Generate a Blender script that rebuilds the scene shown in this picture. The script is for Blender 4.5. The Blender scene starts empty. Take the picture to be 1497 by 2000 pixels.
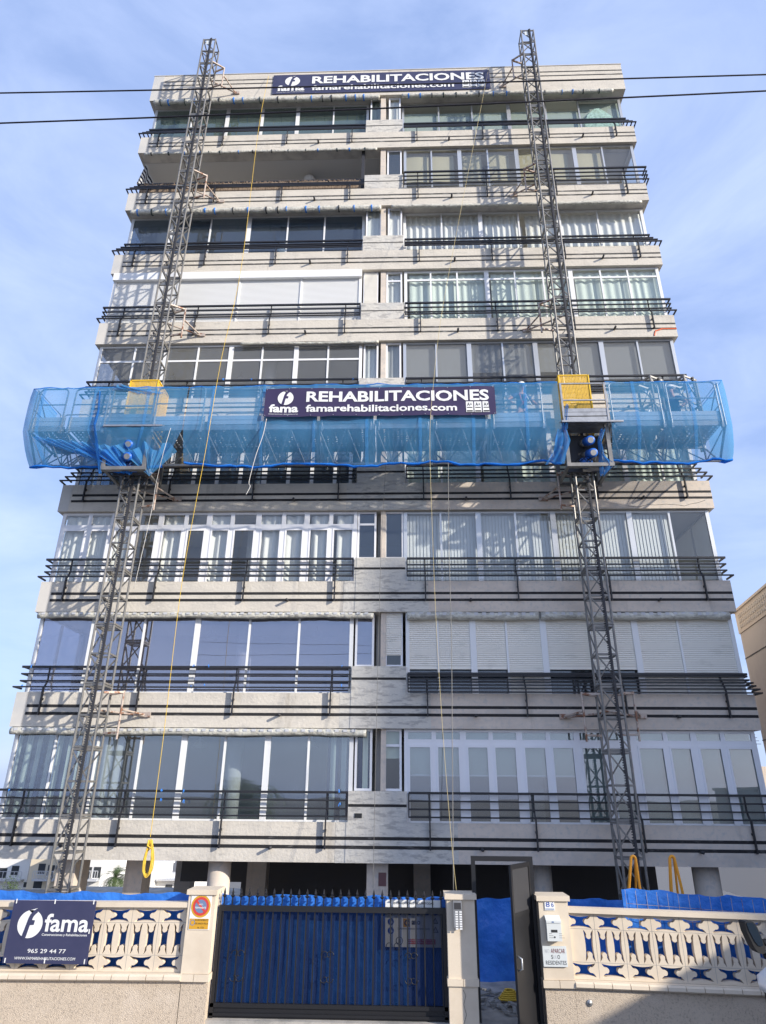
import bpy, bmesh, math, random
from mathutils import Vector, Matrix
random.seed(7)
R_ = math.radians
scene = bpy.context.scene
col = scene.collection
V = Vector

# ---------------------------------------------------------------- camera
CAM = V((0.6579, -17.2455, 3.5))
PITCH, YAW, ROLL, FPX = 0.408947, 0.034392, 0.008354, 1277.34
_f = V((-math.sin(YAW)*math.cos(PITCH), math.cos(YAW)*math.cos(PITCH), math.sin(PITCH)))
_r0 = V((math.cos(YAW), math.sin(YAW), 0)); _u0 = _r0.cross(_f)
CR = math.cos(ROLL)*_r0 + math.sin(ROLL)*_u0
CU = -math.sin(ROLL)*_r0 + math.cos(ROLL)*_u0
CF = _f
cd = bpy.data.cameras.new('camera'); cam = bpy.data.objects.new('camera', cd); col.objects.link(cam)
cd.sensor_fit = 'VERTICAL'; cd.sensor_height = 36; cd.lens = 36*FPX/2000
cd.clip_start = 0.1; cd.clip_end = 5000
cam.matrix_world = Matrix((( CR.x, CU.x, -CF.x, CAM.x), (CR.y, CU.y, -CF.y, CAM.y), (CR.z, CU.z, -CF.z, CAM.z), (0,0,0,1)))
scene.camera = cam
def at(x, y, Y=0.0):
    """point of the real plane at depth Y that the photo shows at pixel x, y (1497 x 2000)"""
    d = CF + CR*((x-748.5)/FPX) - CU*((y-1000)/FPX)
    return CAM + d*((Y-CAM.y)/d.y)
def atz(x, y, z):
    d = CF + CR*((x-748.5)/FPX) - CU*((y-1000)/FPX)
    return CAM + d*((z-CAM.z)/d.z)

# ---------------------------------------------------------------- light
SUN = V((1.78, -1.0, 0.80)).normalized()
EL = math.asin(SUN.z); AZ = math.atan2(SUN.x, SUN.y)
sd = bpy.data.lights.new('sun', 'SUN'); so = bpy.data.objects.new('sun', sd); col.objects.link(so)
sd.energy = 3.3; sd.angle = R_(0.9); sd.color = (1.0, 0.93, 0.82)
so.rotation_euler = (-SUN).to_track_quat('-Z', 'Y').to_euler(); so.location = SUN*60
w = bpy.data.worlds.new('World'); scene.world = w; w.use_nodes = True
nt = w.node_tree; nt.nodes.clear()
N = lambda t: nt.nodes.new(t)
out = N('ShaderNodeOutputWorld'); bg = N('ShaderNodeBackground'); sky = N('ShaderNodeTexSky')
sky.sky_type = 'NISHITA'; sky.sun_disc = False; sky.sun_elevation = EL; sky.sun_rotation = AZ
sky.air_density = 1.0; sky.dust_density = 1.6; sky.ozone_density = 2.0
tc = N('ShaderNodeTexCoord'); mp = N('ShaderNodeMapping'); mp.inputs['Scale'].default_value = (1.6, 1.6, 4.5)
mp.inputs['Rotation'].default_value = (0.3, 0.5, 0.4)
n1 = N('ShaderNodeTexNoise'); n1.inputs['Scale'].default_value = 1.7; n1.inputs['Detail'].default_value = 9; n1.inputs['Roughness'].default_value = 0.58
n1.inputs['Distortion'].default_value = 0.5
rp = N('ShaderNodeValToRGB'); rp.color_ramp.elements[0].position = 0.36; rp.color_ramp.elements[1].position = 0.80
mx = N('ShaderNodeMix'); mx.data_type = 'RGBA'; mx.inputs['B'].default_value = (2.3, 3.5, 6.9, 1); mx.inputs['Factor'].default_value = .55
mw = N('ShaderNodeMix'); mw.data_type = 'RGBA'; mw.inputs['B'].default_value = (6.0, 6.8, 8.9, 1)
ml = N('ShaderNodeMath'); ml.operation = 'MULTIPLY_ADD'; ml.inputs[1].default_value = 0.40; ml.inputs[2].default_value = 0.13
L = nt.links.new
L(tc.outputs['Generated'], mp.inputs[0]); L(mp.outputs[0], n1.inputs['Vector']); L(n1.outputs['Fac'], rp.inputs[0])
L(rp.outputs[0], ml.inputs[0]); L(ml.outputs[0], mw.inputs['Factor']); L(sky.outputs[0], mx.inputs['A']); L(mx.outputs['Result'], mw.inputs['A'])
L(mw.outputs['Result'], bg.inputs[0]); bg.inputs[1].default_value = 0.092; L(bg.outputs[0], out.inputs[0])
scene.view_settings.view_transform = 'Standard'; scene.view_settings.look = 'None'
scene.view_settings.exposure = 0.93; scene.view_settings.gamma = 1.0
cy = scene.cycles; cy.max_bounces = 8; cy.diffuse_bounces = 3; cy.glossy_bounces = 3; cy.transmission_bounces = 4
cy.transparent_max_bounces = 24; cy.use_denoising = True; cy.caustics_reflective = False; cy.caustics_refractive = False

# ---------------------------------------------------------------- helpers
class MB:
    """collects faces; build() links them as ONE mesh object"""
    def __init__(s): s.v = []; s.f = []
    def poly(s, pts):
        n = len(s.v); s.v += [tuple(p) for p in pts]; s.f.append(tuple(range(n, n+len(pts)))); return s
    def mesh(s, vs, fs):
        n = len(s.v); s.v += [tuple(p) for p in vs]; s.f += [tuple(i+n for i in f) for f in fs]; return s
    def box(s, x0, x1, y0, y1, z0, z1):
        vs = [(x0,y0,z0),(x1,y0,z0),(x1,y1,z0),(x0,y1,z0),(x0,y0,z1),(x1,y0,z1),(x1,y1,z1),(x0,y1,z1)]
        return s.mesh(vs, [(0,3,2,1),(4,5,6,7),(0,1,5,4),(1,2,6,5),(2,3,7,6),(3,0,4,7)])
    def bar(s, p, q, w, h=None, up=(0,0,1)):
        h = h or w; p = V(p); q = V(q); d = (q-p).normalized(); u = V(up)
        if abs(d.dot(u)) > 0.98: u = V((0,1,0))
        a = d.cross(u).normalized()*w/2; b = a.cross(d).normalized()*h/2
        vs = [p-a-b, p+a-b, p+a+b, p-a+b, q-a-b, q+a-b, q+a+b, q-a+b]
        return s.mesh(vs, [(0,3,2,1),(4,5,6,7),(0,1,5,4),(1,2,6,5),(2,3,7,6),(3,0,4,7)])
    def tube(s, pts, r, n=6, r1=None, cap=True):
        pts = [V(p) for p in pts]; m = len(pts); base = len(s.v); t0 = None
        for i, p in enumerate(pts):
            d = (pts[min(i+1, m-1)]-pts[max(i-1, 0)]).normalized()
            if t0 is None:
                t0 = d.cross(V((0,0,1)) if abs(d.z) < .9 else V((1,0,0))).normalized()
            t0 = (t0 - d*t0.dot(d)).normalized(); b = d.cross(t0)
            rr = r if r1 is None else r+(r1-r)*i/(m-1)
            for k in range(n):
                a = 2*math.pi*k/n; s.v.append(tuple(p+(t0*math.cos(a)+b*math.sin(a))*rr))
        for i in range(m-1):
            for k in range(n):
                a = base+i*n+k; b_ = base+i*n+(k+1) % n; s.f.append((a, b_, b_+n, a+n))
        if cap: s.f.append(tuple(base+k for k in reversed(range(n)))); s.f.append(tuple(base+(m-1)*n+k for k in range(n)))
        return s
    def lathe(s, c, prof, n=16, axis='z'):
        base = len(s.v); m = len(prof)
        for (r, h) in prof:
            for k in range(n):
                a = 2*math.pi*k/n; x, y = r*math.cos(a), r*math.sin(a)
                p = (c[0]+x, c[1]+y, c[2]+h) if axis == 'z' else ((c[0]+x, c[1]+h, c[2]+y) if axis == 'y' else (c[0]+h, c[1]+x, c[2]+y))
                s.v.append(p)
        for i in range(m-1):
            for k in range(n):
                a = base+i*n+k; b = base+i*n+(k+1) % n; s.f.append((a, b, b+n, a+n))
        s.f.append(tuple(base+k for k in range(n))); s.f.append(tuple(base+(m-1)*n+k for k in range(n)))
        return s
    def prism(s, pts, y0, y1):
        """outline in x,z extruded from y0 to y1"""
        n = len(pts); vs = [(x, y0, z) for x, z in pts]+[(x, y1, z) for x, z in pts]
        fs = [tuple(range(n)), tuple(range(2*n-1, n-1, -1))]+[(i, (i+1) % n, n+(i+1) % n, n+i) for i in range(n)]
        return s.mesh(vs, fs)
    def build(s, name, m, parent=None, smooth=False):
        me = bpy.data.meshes.new(name); me.from_pydata(s.v, [], s.f); me.validate()
        bm = bmesh.new(); bm.from_mesh(me); bmesh.ops.recalc_face_normals(bm, faces=bm.faces[:]); bm.to_mesh(me); bm.free()
        return link(name, me, m, parent, smooth)
def link(name, me, m, parent=None, smooth=False):
    me.name = name
    if m: me.materials.clear(); me.materials.append(M[m] if isinstance(m, str) else m)
    if smooth: me.polygons.foreach_set('use_smooth', [True]*len(me.polygons))
    o = bpy.data.objects.new(name, me); col.objects.link(o)
    if parent: adopt(o, parent)
    return o
def adopt(o, parent):
    o.parent = parent
    if parent.type == 'EMPTY':
        o.matrix_parent_inverse = Matrix.LocRotScale(parent.location, parent.rotation_euler, None).inverted()
    return o
def tag(o, label=None, cat=None, group=None, kind=None):
    if label: o['label'] = label
    if cat: o['category'] = cat
    if group: o['group'] = group
    if kind: o['kind'] = kind
    return o
def thing(name, label, cat, loc=(0,0,0), group=None):
    o = bpy.data.objects.new(name, None); col.objects.link(o); o.location = loc; o.empty_display_size = .3
    return tag(o, label, cat, group)
def kids(o): return [c for c in bpy.data.objects if c.parent == o]
def copy_tree(o, parent=None):
    ch = kids(o); c = o.copy(); col.objects.link(c)
    if parent: c.parent = parent
    for k in ch: copy_tree(k, c)
    return c
def text_mesh(s, x0, x1, z0, z1, y, name, m, parent=None, bold=0.0, depth=.002, shear=0, lift=None):
    """letters as a mesh filling the rectangle x0..x1, z0..z1 on the plane y, read from -y"""
    cu = bpy.data.curves.new(name, 'FONT'); cu.body = s; cu.size = 1; cu.offset = bold; cu.shear = shear; cu.resolution_u = 3
    ob = bpy.data.objects.new('tmp', cu); col.objects.link(ob)
    dg = bpy.context.evaluated_depsgraph_get(); me = bpy.data.meshes.new_from_object(ob.evaluated_get(dg))
    bpy.data.objects.remove(ob); bpy.data.curves.remove(cu)
    xs = [v.co.x for v in me.vertices]; ys = [v.co.y for v in me.vertices]
    ax, bx, ay, by = min(xs), max(xs), min(ys), max(ys)
    for v in me.vertices:
        u = (v.co.x-ax)/(bx-ax); t = (v.co.y-ay)/(by-ay) if by > ay else 0
        X = x0+(x1-x0)*u; Z = z0+(z1-z0)*t
        v.co = (X, (y if lift is None else lift(X, Z)+y), Z)
    me.materials.clear(); me.polygons.foreach_set('use_smooth', [False]*len(me.polygons))
    return link(name, me, m, parent)

# ---------------------------------------------------------------- materials
M = {}
def mat(name, c, rough=.6, metal=0, spec=.4, noise=None, bump=None, **k):
    """principled surface; noise = (colour2, scale, lo, hi, (sx,sy,sz), rot_y); bump = (scale, strength)"""
    m = bpy.data.materials.new(name); m.use_nodes = True; t = m.node_tree; b = t.nodes['Principled BSDF']
    c = tuple(c)+(1,)
    b.inputs['Base Color'].default_value = c; b.inputs['Roughness'].default_value = rough; b.inputs['Metallic'].default_value = metal
    b.inputs['Specular IOR Level'].default_value = spec
    if noise or bump:
        tc = t.nodes.new('ShaderNodeTexCoord')
    if noise:
        layers = noise if isinstance(noise, list) else [noise]; prev = None
        for (c2, sc, lo, hi, st, ry) in layers:
            mp = t.nodes.new('ShaderNodeMapping'); mp.inputs['Scale'].default_value = st; mp.inputs['Rotation'].default_value = (0, ry, 0)
            n = t.nodes.new('ShaderNodeTexNoise'); n.inputs['Scale'].default_value = sc; n.inputs['Detail'].default_value = 6; n.inputs['Roughness'].default_value = .62
            r = t.nodes.new('ShaderNodeMapRange'); r.inputs[1].default_value = lo; r.inputs[2].default_value = hi
            x = t.nodes.new('ShaderNodeMix'); x.data_type = 'RGBA'
            t.links.new(tc.outputs['Object'], mp.inputs[0]); t.links.new(mp.outputs[0], n.inputs['Vector']); t.links.new(n.outputs['Fac'], r.inputs[0])
            t.links.new(r.outputs[0], x.inputs['Factor']); x.inputs['A'].default_value = c; x.inputs['B'].default_value = tuple(c2)+(1,)
            if prev: t.links.new(prev.outputs['Result'], x.inputs['A'])
            prev = x
        t.links.new(prev.outputs['Result'], b.inputs['Base Color'])
    if bump:
        n = t.nodes.new('ShaderNodeTexNoise'); n.inputs['Scale'].default_value = bump[0]; n.inputs['Detail'].default_value = 5
        bp = t.nodes.new('ShaderNodeBump'); bp.inputs['Strength'].default_value = bump[1]; bp.inputs['Distance'].default_value = bump[2] if len(bump) > 2 else .02
        t.links.new(tc.outputs['Object'], n.inputs['Vector']); t.links.new(n.outputs['Fac'], bp.inputs['Height']); t.links.new(bp.outputs[0], b.inputs['Normal'])
    M[name] = m
    return m
def cloth(name, c, trans=.4, alpha=1.0, stripes=None, noise=None):
    """thin fabric: diffuse + translucent, partly open (alpha); stripes = (colour2, period m, share)"""
    m = bpy.data.materials.new(name); m.use_nodes = True; t = m.node_tree; t.nodes.clear(); n = t.nodes.new; l = t.links.new
    o = n('ShaderNodeOutputMaterial'); d = n('ShaderNodeBsdfDiffuse'); tr = n('ShaderNodeBsdfTranslucent'); a = n('ShaderNodeMixShader')
    a.inputs[0].default_value = trans; l(d.outputs[0], a.inputs[1]); l(tr.outputs[0], a.inputs[2])
    for s in (d, tr): s.inputs[0].default_value = tuple(c)+(1,)
    if stripes:
        tc = n('ShaderNodeTexCoord'); sx = n('ShaderNodeSeparateXYZ'); m1 = n('ShaderNodeMath'); m1.operation = 'DIVIDE'; m1.inputs[1].default_value = stripes[1]
        m2 = n('ShaderNodeMath'); m2.operation = 'FRACT'; m3 = n('ShaderNodeMath'); m3.operation = 'LESS_THAN'; m3.inputs[1].default_value = stripes[2]
        x = n('ShaderNodeMix'); x.data_type = 'RGBA'; x.inputs['A'].default_value = tuple(c)+(1,); x.inputs['B'].default_value = tuple(stripes[0])+(1,)
        l(tc.outputs['Object'], sx.inputs[0]); l(sx.outputs[stripes[3] if len(stripes) > 3 else 0], m1.inputs[0]); l(m1.outputs[0], m2.inputs[0]); l(m2.outputs[0], m3.inputs[0]); l(m3.outputs[0], x.inputs['Factor'])
        for s in (d, tr): l(x.outputs['Result'], s.inputs[0])
    last = a
    if alpha < 1:
        tp = n('ShaderNodeBsdfTransparent'); b = n('ShaderNodeMixShader'); b.inputs[0].default_value = alpha
        if noise:
            tc = n('ShaderNodeTexCoord'); ns = n('ShaderNodeTexNoise'); ns.inputs['Scale'].default_value = noise[0]; ns.inputs['Detail'].default_value = 5
            mr = n('ShaderNodeMapRange'); mr.inputs[1].default_value = .3; mr.inputs[2].default_value = .7; mr.inputs[3].default_value = noise[1]; mr.inputs[4].default_value = noise[2]
            mp = n('ShaderNodeMapping'); mp.inputs['Scale'].default_value = noise[3] if len(noise) > 3 else (1,1,1)
            l(tc.outputs['Object'], mp.inputs[0]); l(mp.outputs[0], ns.inputs['Vector']); l(ns.outputs['Fac'], mr.inputs[0]); l(mr.outputs[0], b.inputs[0])
        l(tp.outputs[0], b.inputs[1]); l(a.outputs[0], b.inputs[2]); last = b
    l(last.outputs[0], o.inputs[0]); M[name] = m
    return m
def glass(name, tint, base=.04, boost=1.0, gl=(1,1,1), rough=.0, film_haze=None):
    """window pane: fresnel mirror over tinted see-through; film = (colour, share) for coated panes and a painted haze that lightens dark ones"""
    m = bpy.data.materials.new(name); m.use_nodes = True; t = m.node_tree; t.nodes.clear(); n = t.nodes.new; l = t.links.new
    o = n('ShaderNodeOutputMaterial'); tp = n('ShaderNodeBsdfTransparent'); tp.inputs[0].default_value = tuple(tint)+(1,)
    g = n('ShaderNodeBsdfGlossy'); g.inputs[0].default_value = tuple(gl)+(1,); g.inputs['Roughness'].default_value = rough
    lw = n('ShaderNodeLayerWeight'); fr = n('ShaderNodeMath'); fr.operation = 'POWER'; fr.inputs[1].default_value = 5; l(lw.outputs['Facing'], fr.inputs[0])
    ma = n('ShaderNodeMath'); ma.operation = 'MULTIPLY_ADD'; ma.use_clamp = True; ma.inputs[1].default_value = boost; ma.inputs[2].default_value = base
    x = n('ShaderNodeMixShader'); l(fr.outputs[0], ma.inputs[0]); l(ma.outputs[0], x.inputs[0]); l(tp.outputs[0], x.inputs[1]); l(g.outputs[0], x.inputs[2])
    tcg = n('ShaderNodeTexCoord'); nz = n('ShaderNodeTexNoise'); nz.inputs['Scale'].default_value = .8; bp = n('ShaderNodeBump'); bp.inputs['Strength'].default_value = .06; bp.inputs['Distance'].default_value = .03
    l(tcg.outputs['Object'], nz.inputs['Vector']); l(nz.outputs['Fac'], bp.inputs['Height']); l(bp.outputs[0], g.inputs['Normal'])
    last = x
    if film_haze:
        d = n('ShaderNodeBsdfDiffuse'); d.inputs[0].default_value = tuple(film_haze[0])+(1,); y = n('ShaderNodeMixShader'); y.inputs[0].default_value = film_haze[1]
        l(x.outputs[0], y.inputs[1]); l(d.outputs[0], y.inputs[2]); last = y
    l(last.outputs[0], o.inputs[0]); M[name] = m
    return m

DG = R_(-38)
mat('plaster', (.62,.57,.49), .9, noise=[((.53,.49,.43), 1.1, .45, .65, (1,1,1.6), 0), ((.45,.42,.37), 2.0, .57, .70, (1,1,5), DG), ((.68,.63,.55), 6, .55, .7, (1,1,4), DG), ((.42,.38,.32), 2.4, .60, .74, (1,1,.12), 0)], bump=(14, .35, .03))
mat('plaster_old', (.66,.57,.48), .9, noise=[((.54,.47,.40), .8, .45, .65, (1,1,2), 0), ((.50,.47,.43), 9, .5, .7, (1,1,1), 0), ((.44,.38,.32), 2.2, .60, .74, (1,1,.12), 0)], bump=(40, .18, .01))
mat('plaster_patch', (.59,.56,.50), .92, noise=[((.41,.39,.36), 2.6, .51, .58, (1,1,4), DG), ((.65,.62,.56), 4.5, .57, .66, (1,1,3), DG), ((.50,.49,.47), .9, .5, .7, (1,1,1), 0)], bump=(10, .5, .03))
mat('plaster_new', (.61,.58,.53), .9, noise=[((.52,.51,.49), 1.0, .42, .62, (1,1,1), 0)], bump=(25, .15, .01))
mat('soffit', (.70,.66,.59), .9, noise=[((.50,.47,.43), 2, .45, .7, (1,1,1), 0)])
mat('groove', (.022,.021,.022), .8, noise=[((.10,.095,.09), 3, .56, .70, (1,1,3), 0)])
mat('groove_dusty', (.06,.058,.055), .9, noise=[((.32,.31,.29), 3.2, .52, .70, (1,1,4), 0)])
mat('concrete', (.33,.32,.30), .9, noise=((.25,.245,.24), 1.2, .4, .7, (1,1,1), 0))
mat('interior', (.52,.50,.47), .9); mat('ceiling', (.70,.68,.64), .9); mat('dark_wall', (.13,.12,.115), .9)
mat('white_metal', (.80,.80,.79), .35, spec=.5); mat('alu', (.62,.62,.61), .35, .6)
mat('white_pvc', (.82,.82,.84), .4)
mat('black_rail', (.018,.018,.022), .45, spec=.5)
mat('steel', (.20,.195,.185), .5, .45, noise=((.30,.28,.26), 5, .45, .75, (1,1,1), 0))
mat('galv', (.42,.42,.42), .45, .75, noise=((.30,.30,.30), 6, .4, .7, (1,1,1), 0))
mat('rust_tie', (.50,.42,.36), .6, .3, noise=((.25,.12,.07), 6, .5, .6, (1,1,1), 0))
mat('yellow', (.80,.50,.03), .5); mat('orange', (.80,.34,.03), .5)
mat('motor_blue', (.02,.13,.50), .4); mat('dark_steel', (.05,.05,.055), .6, .3)
mat('shutter', (.84,.80,.71), .5, noise=((.66,.63,.55), 1.5, .55, .75, (1,1,3), 0)); mat('shutter_white', (.80,.80,.78), .5)
mat('cream', (.69,.59,.46), .85, noise=[((.61,.51,.39), 1.6, .45, .7, (1,1,1), 0)], bump=(50, .12, .01))
mat('pebble', (.58,.48,.37), .95, noise=[((.40,.33,.26), 28, .50, .66, (1,1,1), 0), ((.64,.54,.43), 2, .5, .7, (1,1,1), 0)], bump=(75, .55, .03))
mat('navy_print', (.042,.045,.098), .5, noise=((.052,.054,.11), 3, .4, .7, (1,1,1), 0)); mat('white_print', (.80,.80,.78), .6)
mat('banner_print', (.045,.032,.085), .45); mat('grey_print', (.55,.55,.56), .6); mat('dark_print', (.03,.03,.03), .6)
mat('tarp', (.028,.165,.60), .35, spec=.5, noise=((.05,.23,.70), 2.2, .45, .7, (1,1,1), 0), bump=(4.5, .5, .08))
mat('tape', (.03,.22,.70), .5)
mat('plastic_wrap', (.58,.56,.48), .35, spec=.5, noise=[((.38,.36,.31), 5, .48, .60, (1,1,3), .5), ((.68,.66,.58), 9, .55, .65, (1,1,1), 0)], bump=(13, .6, .04))
mat('rope_yellow', (.72,.48,.06), .8); mat('rope_pale', (.55,.45,.22), .8); mat('rope_white', (.66,.64,.60), .8); mat('rope_grey', (.22,.21,.19), .8)
mat('cable', (.015,.013,.02), .6)
mat('gate_black', (.012,.012,.014), .45, spec=.5)
mat('skin', (.42,.22,.15), .6); mat('shirt', (.045,.07,.15), .85); mat('trousers', (.05,.055,.07), .85); mat('helmet', (.80,.78,.72), .4); mat('harness', (.50,.07,.07), .7)
mat('asphalt', (.15,.145,.135), .95, noise=((.19,.18,.17), 30, .4, .6, (1,1,1), 0)); mat('pavement', (.40,.37,.33), .9, noise=((.24,.22,.20), 4, .4, .6, (1,1,1), 0))
mat('yard', (.42,.39,.35), .9, noise=((.26,.25,.23), 2, .4, .6, (1,1,1), 0))
mat('van_white', (.74,.74,.75), .3, spec=.5, bump=(3, .25, .05)); mat('rubber', (.012,.012,.013), .6); mat('mirror_glass', (.06,.09,.13), .08, .9)
mat('neighbour_wall', (.56,.49,.43), .9, noise=((.50,.43,.38), .7, .45, .7, (1,1,1), 0)); mat('neighbour_trim', (.62,.52,.42), .85)
mat('house_white', (.78,.76,.72), .9); mat('house_cream', (.70,.60,.44), .9); mat('house_window', (.05,.055,.06), .2)
mat('leaf', (.055,.095,.03), .6, noise=((.09,.12,.045), 2, .4, .7, (1,1,1), 0)); mat('palm_trunk', (.20,.15,.10), .9, bump=(12, .8, .05))
mat('reed', (.30,.22,.15), .9, noise=((.14,.10,.07), 40, .45, .6, (1,1,.05), 0))
mat('red_print', (.60,.06,.05), .5); mat('orange_print', (.80,.36,.03), .5); mat('blue_print', (.16,.22,.36), .5); mat('sign_blue', (.02,.07,.35), .5)
mat('ochre_print', (.62,.33,.03), .5); mat('plate_white', (.66,.69,.68), .45); mat('plaque', (.16,.08,.08), .4); mat('spray', (.85,.16,.06), .6)
mat('mailbox', (.66,.68,.66), .4); mat('shade_ball', (.75,.74,.70), .5); mat('lamp_dark', (.03,.05,.05), .4)
cloth('curtain', (.88,.88,.85), .2); cloth('curtain_green', (.82,.84,.81), .25); cloth('blind_green', (.62,.70,.62), .3); cloth('blind_grey', (.55,.56,.54), .25)
cloth('paper_beige', (.66,.61,.44), .3); cloth('teal_blind', (.20,.25,.23), .15); cloth('grey_blind', (.46,.49,.46), .2); cloth('vertical_blind', (.82,.85,.86), .25); cloth('white_blind', (.66,.66,.62), .3)
cloth('bubble_plastic', (.62,.80,.74), .3, .8, noise=(9, .25, 1))
cloth('curtain_stripe', (.74,.80,.70), .08, stripes=((.012,.025,.085), .27, .5))
cloth('awning_stripe', (.75,.74,.70), .3, stripes=((.03,.03,.045), .17, .5, 2))
cloth('net', (.13,.45,.84), .5, .52, noise=(1.1, .45, .60, (1,1,1.6)))
cloth('net_dense', (.06,.29,.74), .5, .7, noise=(2.2, .45, .85, (1,1,1.4)))
cloth('net_edge', (.03,.24,.80), .3, .93)
cloth('gate_screen', (.020,.030,.068), .1, .67)
glass('g_teal', (.74,.80,.79), .09, .8, film_haze=((.42,.52,.49), .07)); glass('g_clear', (.965,.975,.97), .06, .8); glass('g_dark', (.64,.70,.76), .08, .8, film_haze=((.28,.34,.42), .06)); glass('g_green', (.95,.98,.965), .03, .8)  # diffuse share on teal, dark, grey and low panes imitates pale reflections
glass('g_film', (.78,.79,.84), .27, .8, (.90,.90,.97), film_haze=((.5,.5,.6), .04)); glass('g_grey', (.86,.87,.88), .03, .8, film_haze=((.5,.5,.48), .12)); glass('g_low', (.82,.86,.88), .16, .9, film_haze=((.45,.52,.58), .035))
# ---------------------------------------------------------------- the ten-storey block
W2, Z1, FH, PT, PR = 9.466, 2.049, 3.0, 0.856, 1.494
PZ = lambda k: Z1+FH*(k-1)
ZT = lambda k: PZ(k)+PT
DEPTH = 10.5
bld = thing('apartment_building', 'ten-storey apartment block with white balcony bands and black railings under renovation', 'building', (0, 5, 0))

def parapet(k, top, m):
    z0, z1 = PZ(k), PZ(k)+top
    b = MB(); b.box(-W2, W2, 0, .10, z0, z1); b.box(-W2, -W2+.10, .10, DEPTH, z0, z1); b.box(W2-.10, W2, .10, DEPTH, z0, z1)
    return b.build('parapet', m, bld)
for k in range(1, 11):
    top = PT if k < 10 else PR
    z0 = PZ(k); low = k <= 4
    p = parapet(k, top, 'plaster')
    MB().box(-W2+.1, W2-.1, .1, DEPTH, z0+.012, z0+.24).build('floor_slab', 'soffit', bld)
    g = 'groove' if low else 'groove_dusty'
    fr = ((.40, .62) if k < 10 else (.24, .40)); th = .072 if low else .058
    x0 = -W2+.34 if k < 10 else -W2+.45
    for f in fr:
        zc = z0+top*(1-f)
        MB().box(x0, W2-(.0 if not low else .0)-.004, -.006, .002, zc-th/2, zc+th/2).build('groove', g, p)
    if low:     # right side still in its old smooth paint; scraped plaster between; repaired corner at the left
        MB().box(1.32 if k > 1 else 1.9, W2+.003, -.004, .004, z0-.003, z0+top+.003).build('old_paint', 'plaster_old', p)
        MB().box(-1.0, 1.32 if k > 1 else 1.9, -.004, .004, z0-.003, z0+top+.003).build('scraped_plaster', 'plaster_patch', p)
    MB().box(-W2-.003, -W2+(.30 if k < 10 else .42), -.004, .004, z0-.002, z0+top+.002).build('repaired_corner', 'plaster_new', p)
    if k < 10:  # raised block between the two flats
        cb = MB().box(-.72, .70, 0.0, .30, z0+top+.001, z0+top+.69).build('planter_wall', 'plaster_patch' if k != 1 else 'plaster_patch', bld)
        MB().box(-.715, .695, -.006, .002, z0+top+.34, z0+top+.34+(.06 if low else .035)).build('groove', g, cb)
MB().box(-W2+.1, W2-.1, .1, DEPTH-.1, PZ(10)+.9, PZ(10)+1.0).build('roof', 'concrete', bld)
MB().box(-W2-.02, W2+.02, -.02, .12, PZ(10)+PR+.001, PZ(10)+PR+.03).build('coping', 'plaster_new', bld)
# body of the block behind the glazed terraces
MB().box(-W2+.25, W2-.25, 3.0, DEPTH-.3, 2.1, PZ(10)+.5).build('wall', 'interior', bld)
b = MB()
for k in range(1, 10): b.box(-.10, .10, .45, 3.0, PZ(k)+.24, PZ(k+1)+.01)
b.build('party_wall', 'interior', bld)
for k in range(1, 10):
    MB().box(-W2+.1, W2-.1, .46, 3.0, PZ(k+1)-.006, PZ(k+1)+.011).build('ceiling', 'ceiling', bld)
    for x in (-3.85, 4.0):
        if k == 8 and x < 0: continue
        MB().lathe((x, 1.1, PZ(k)+.24), [(.21, 0), (.21, FH-.26)], 20).build('column', 'ceiling', bld, True)

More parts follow.
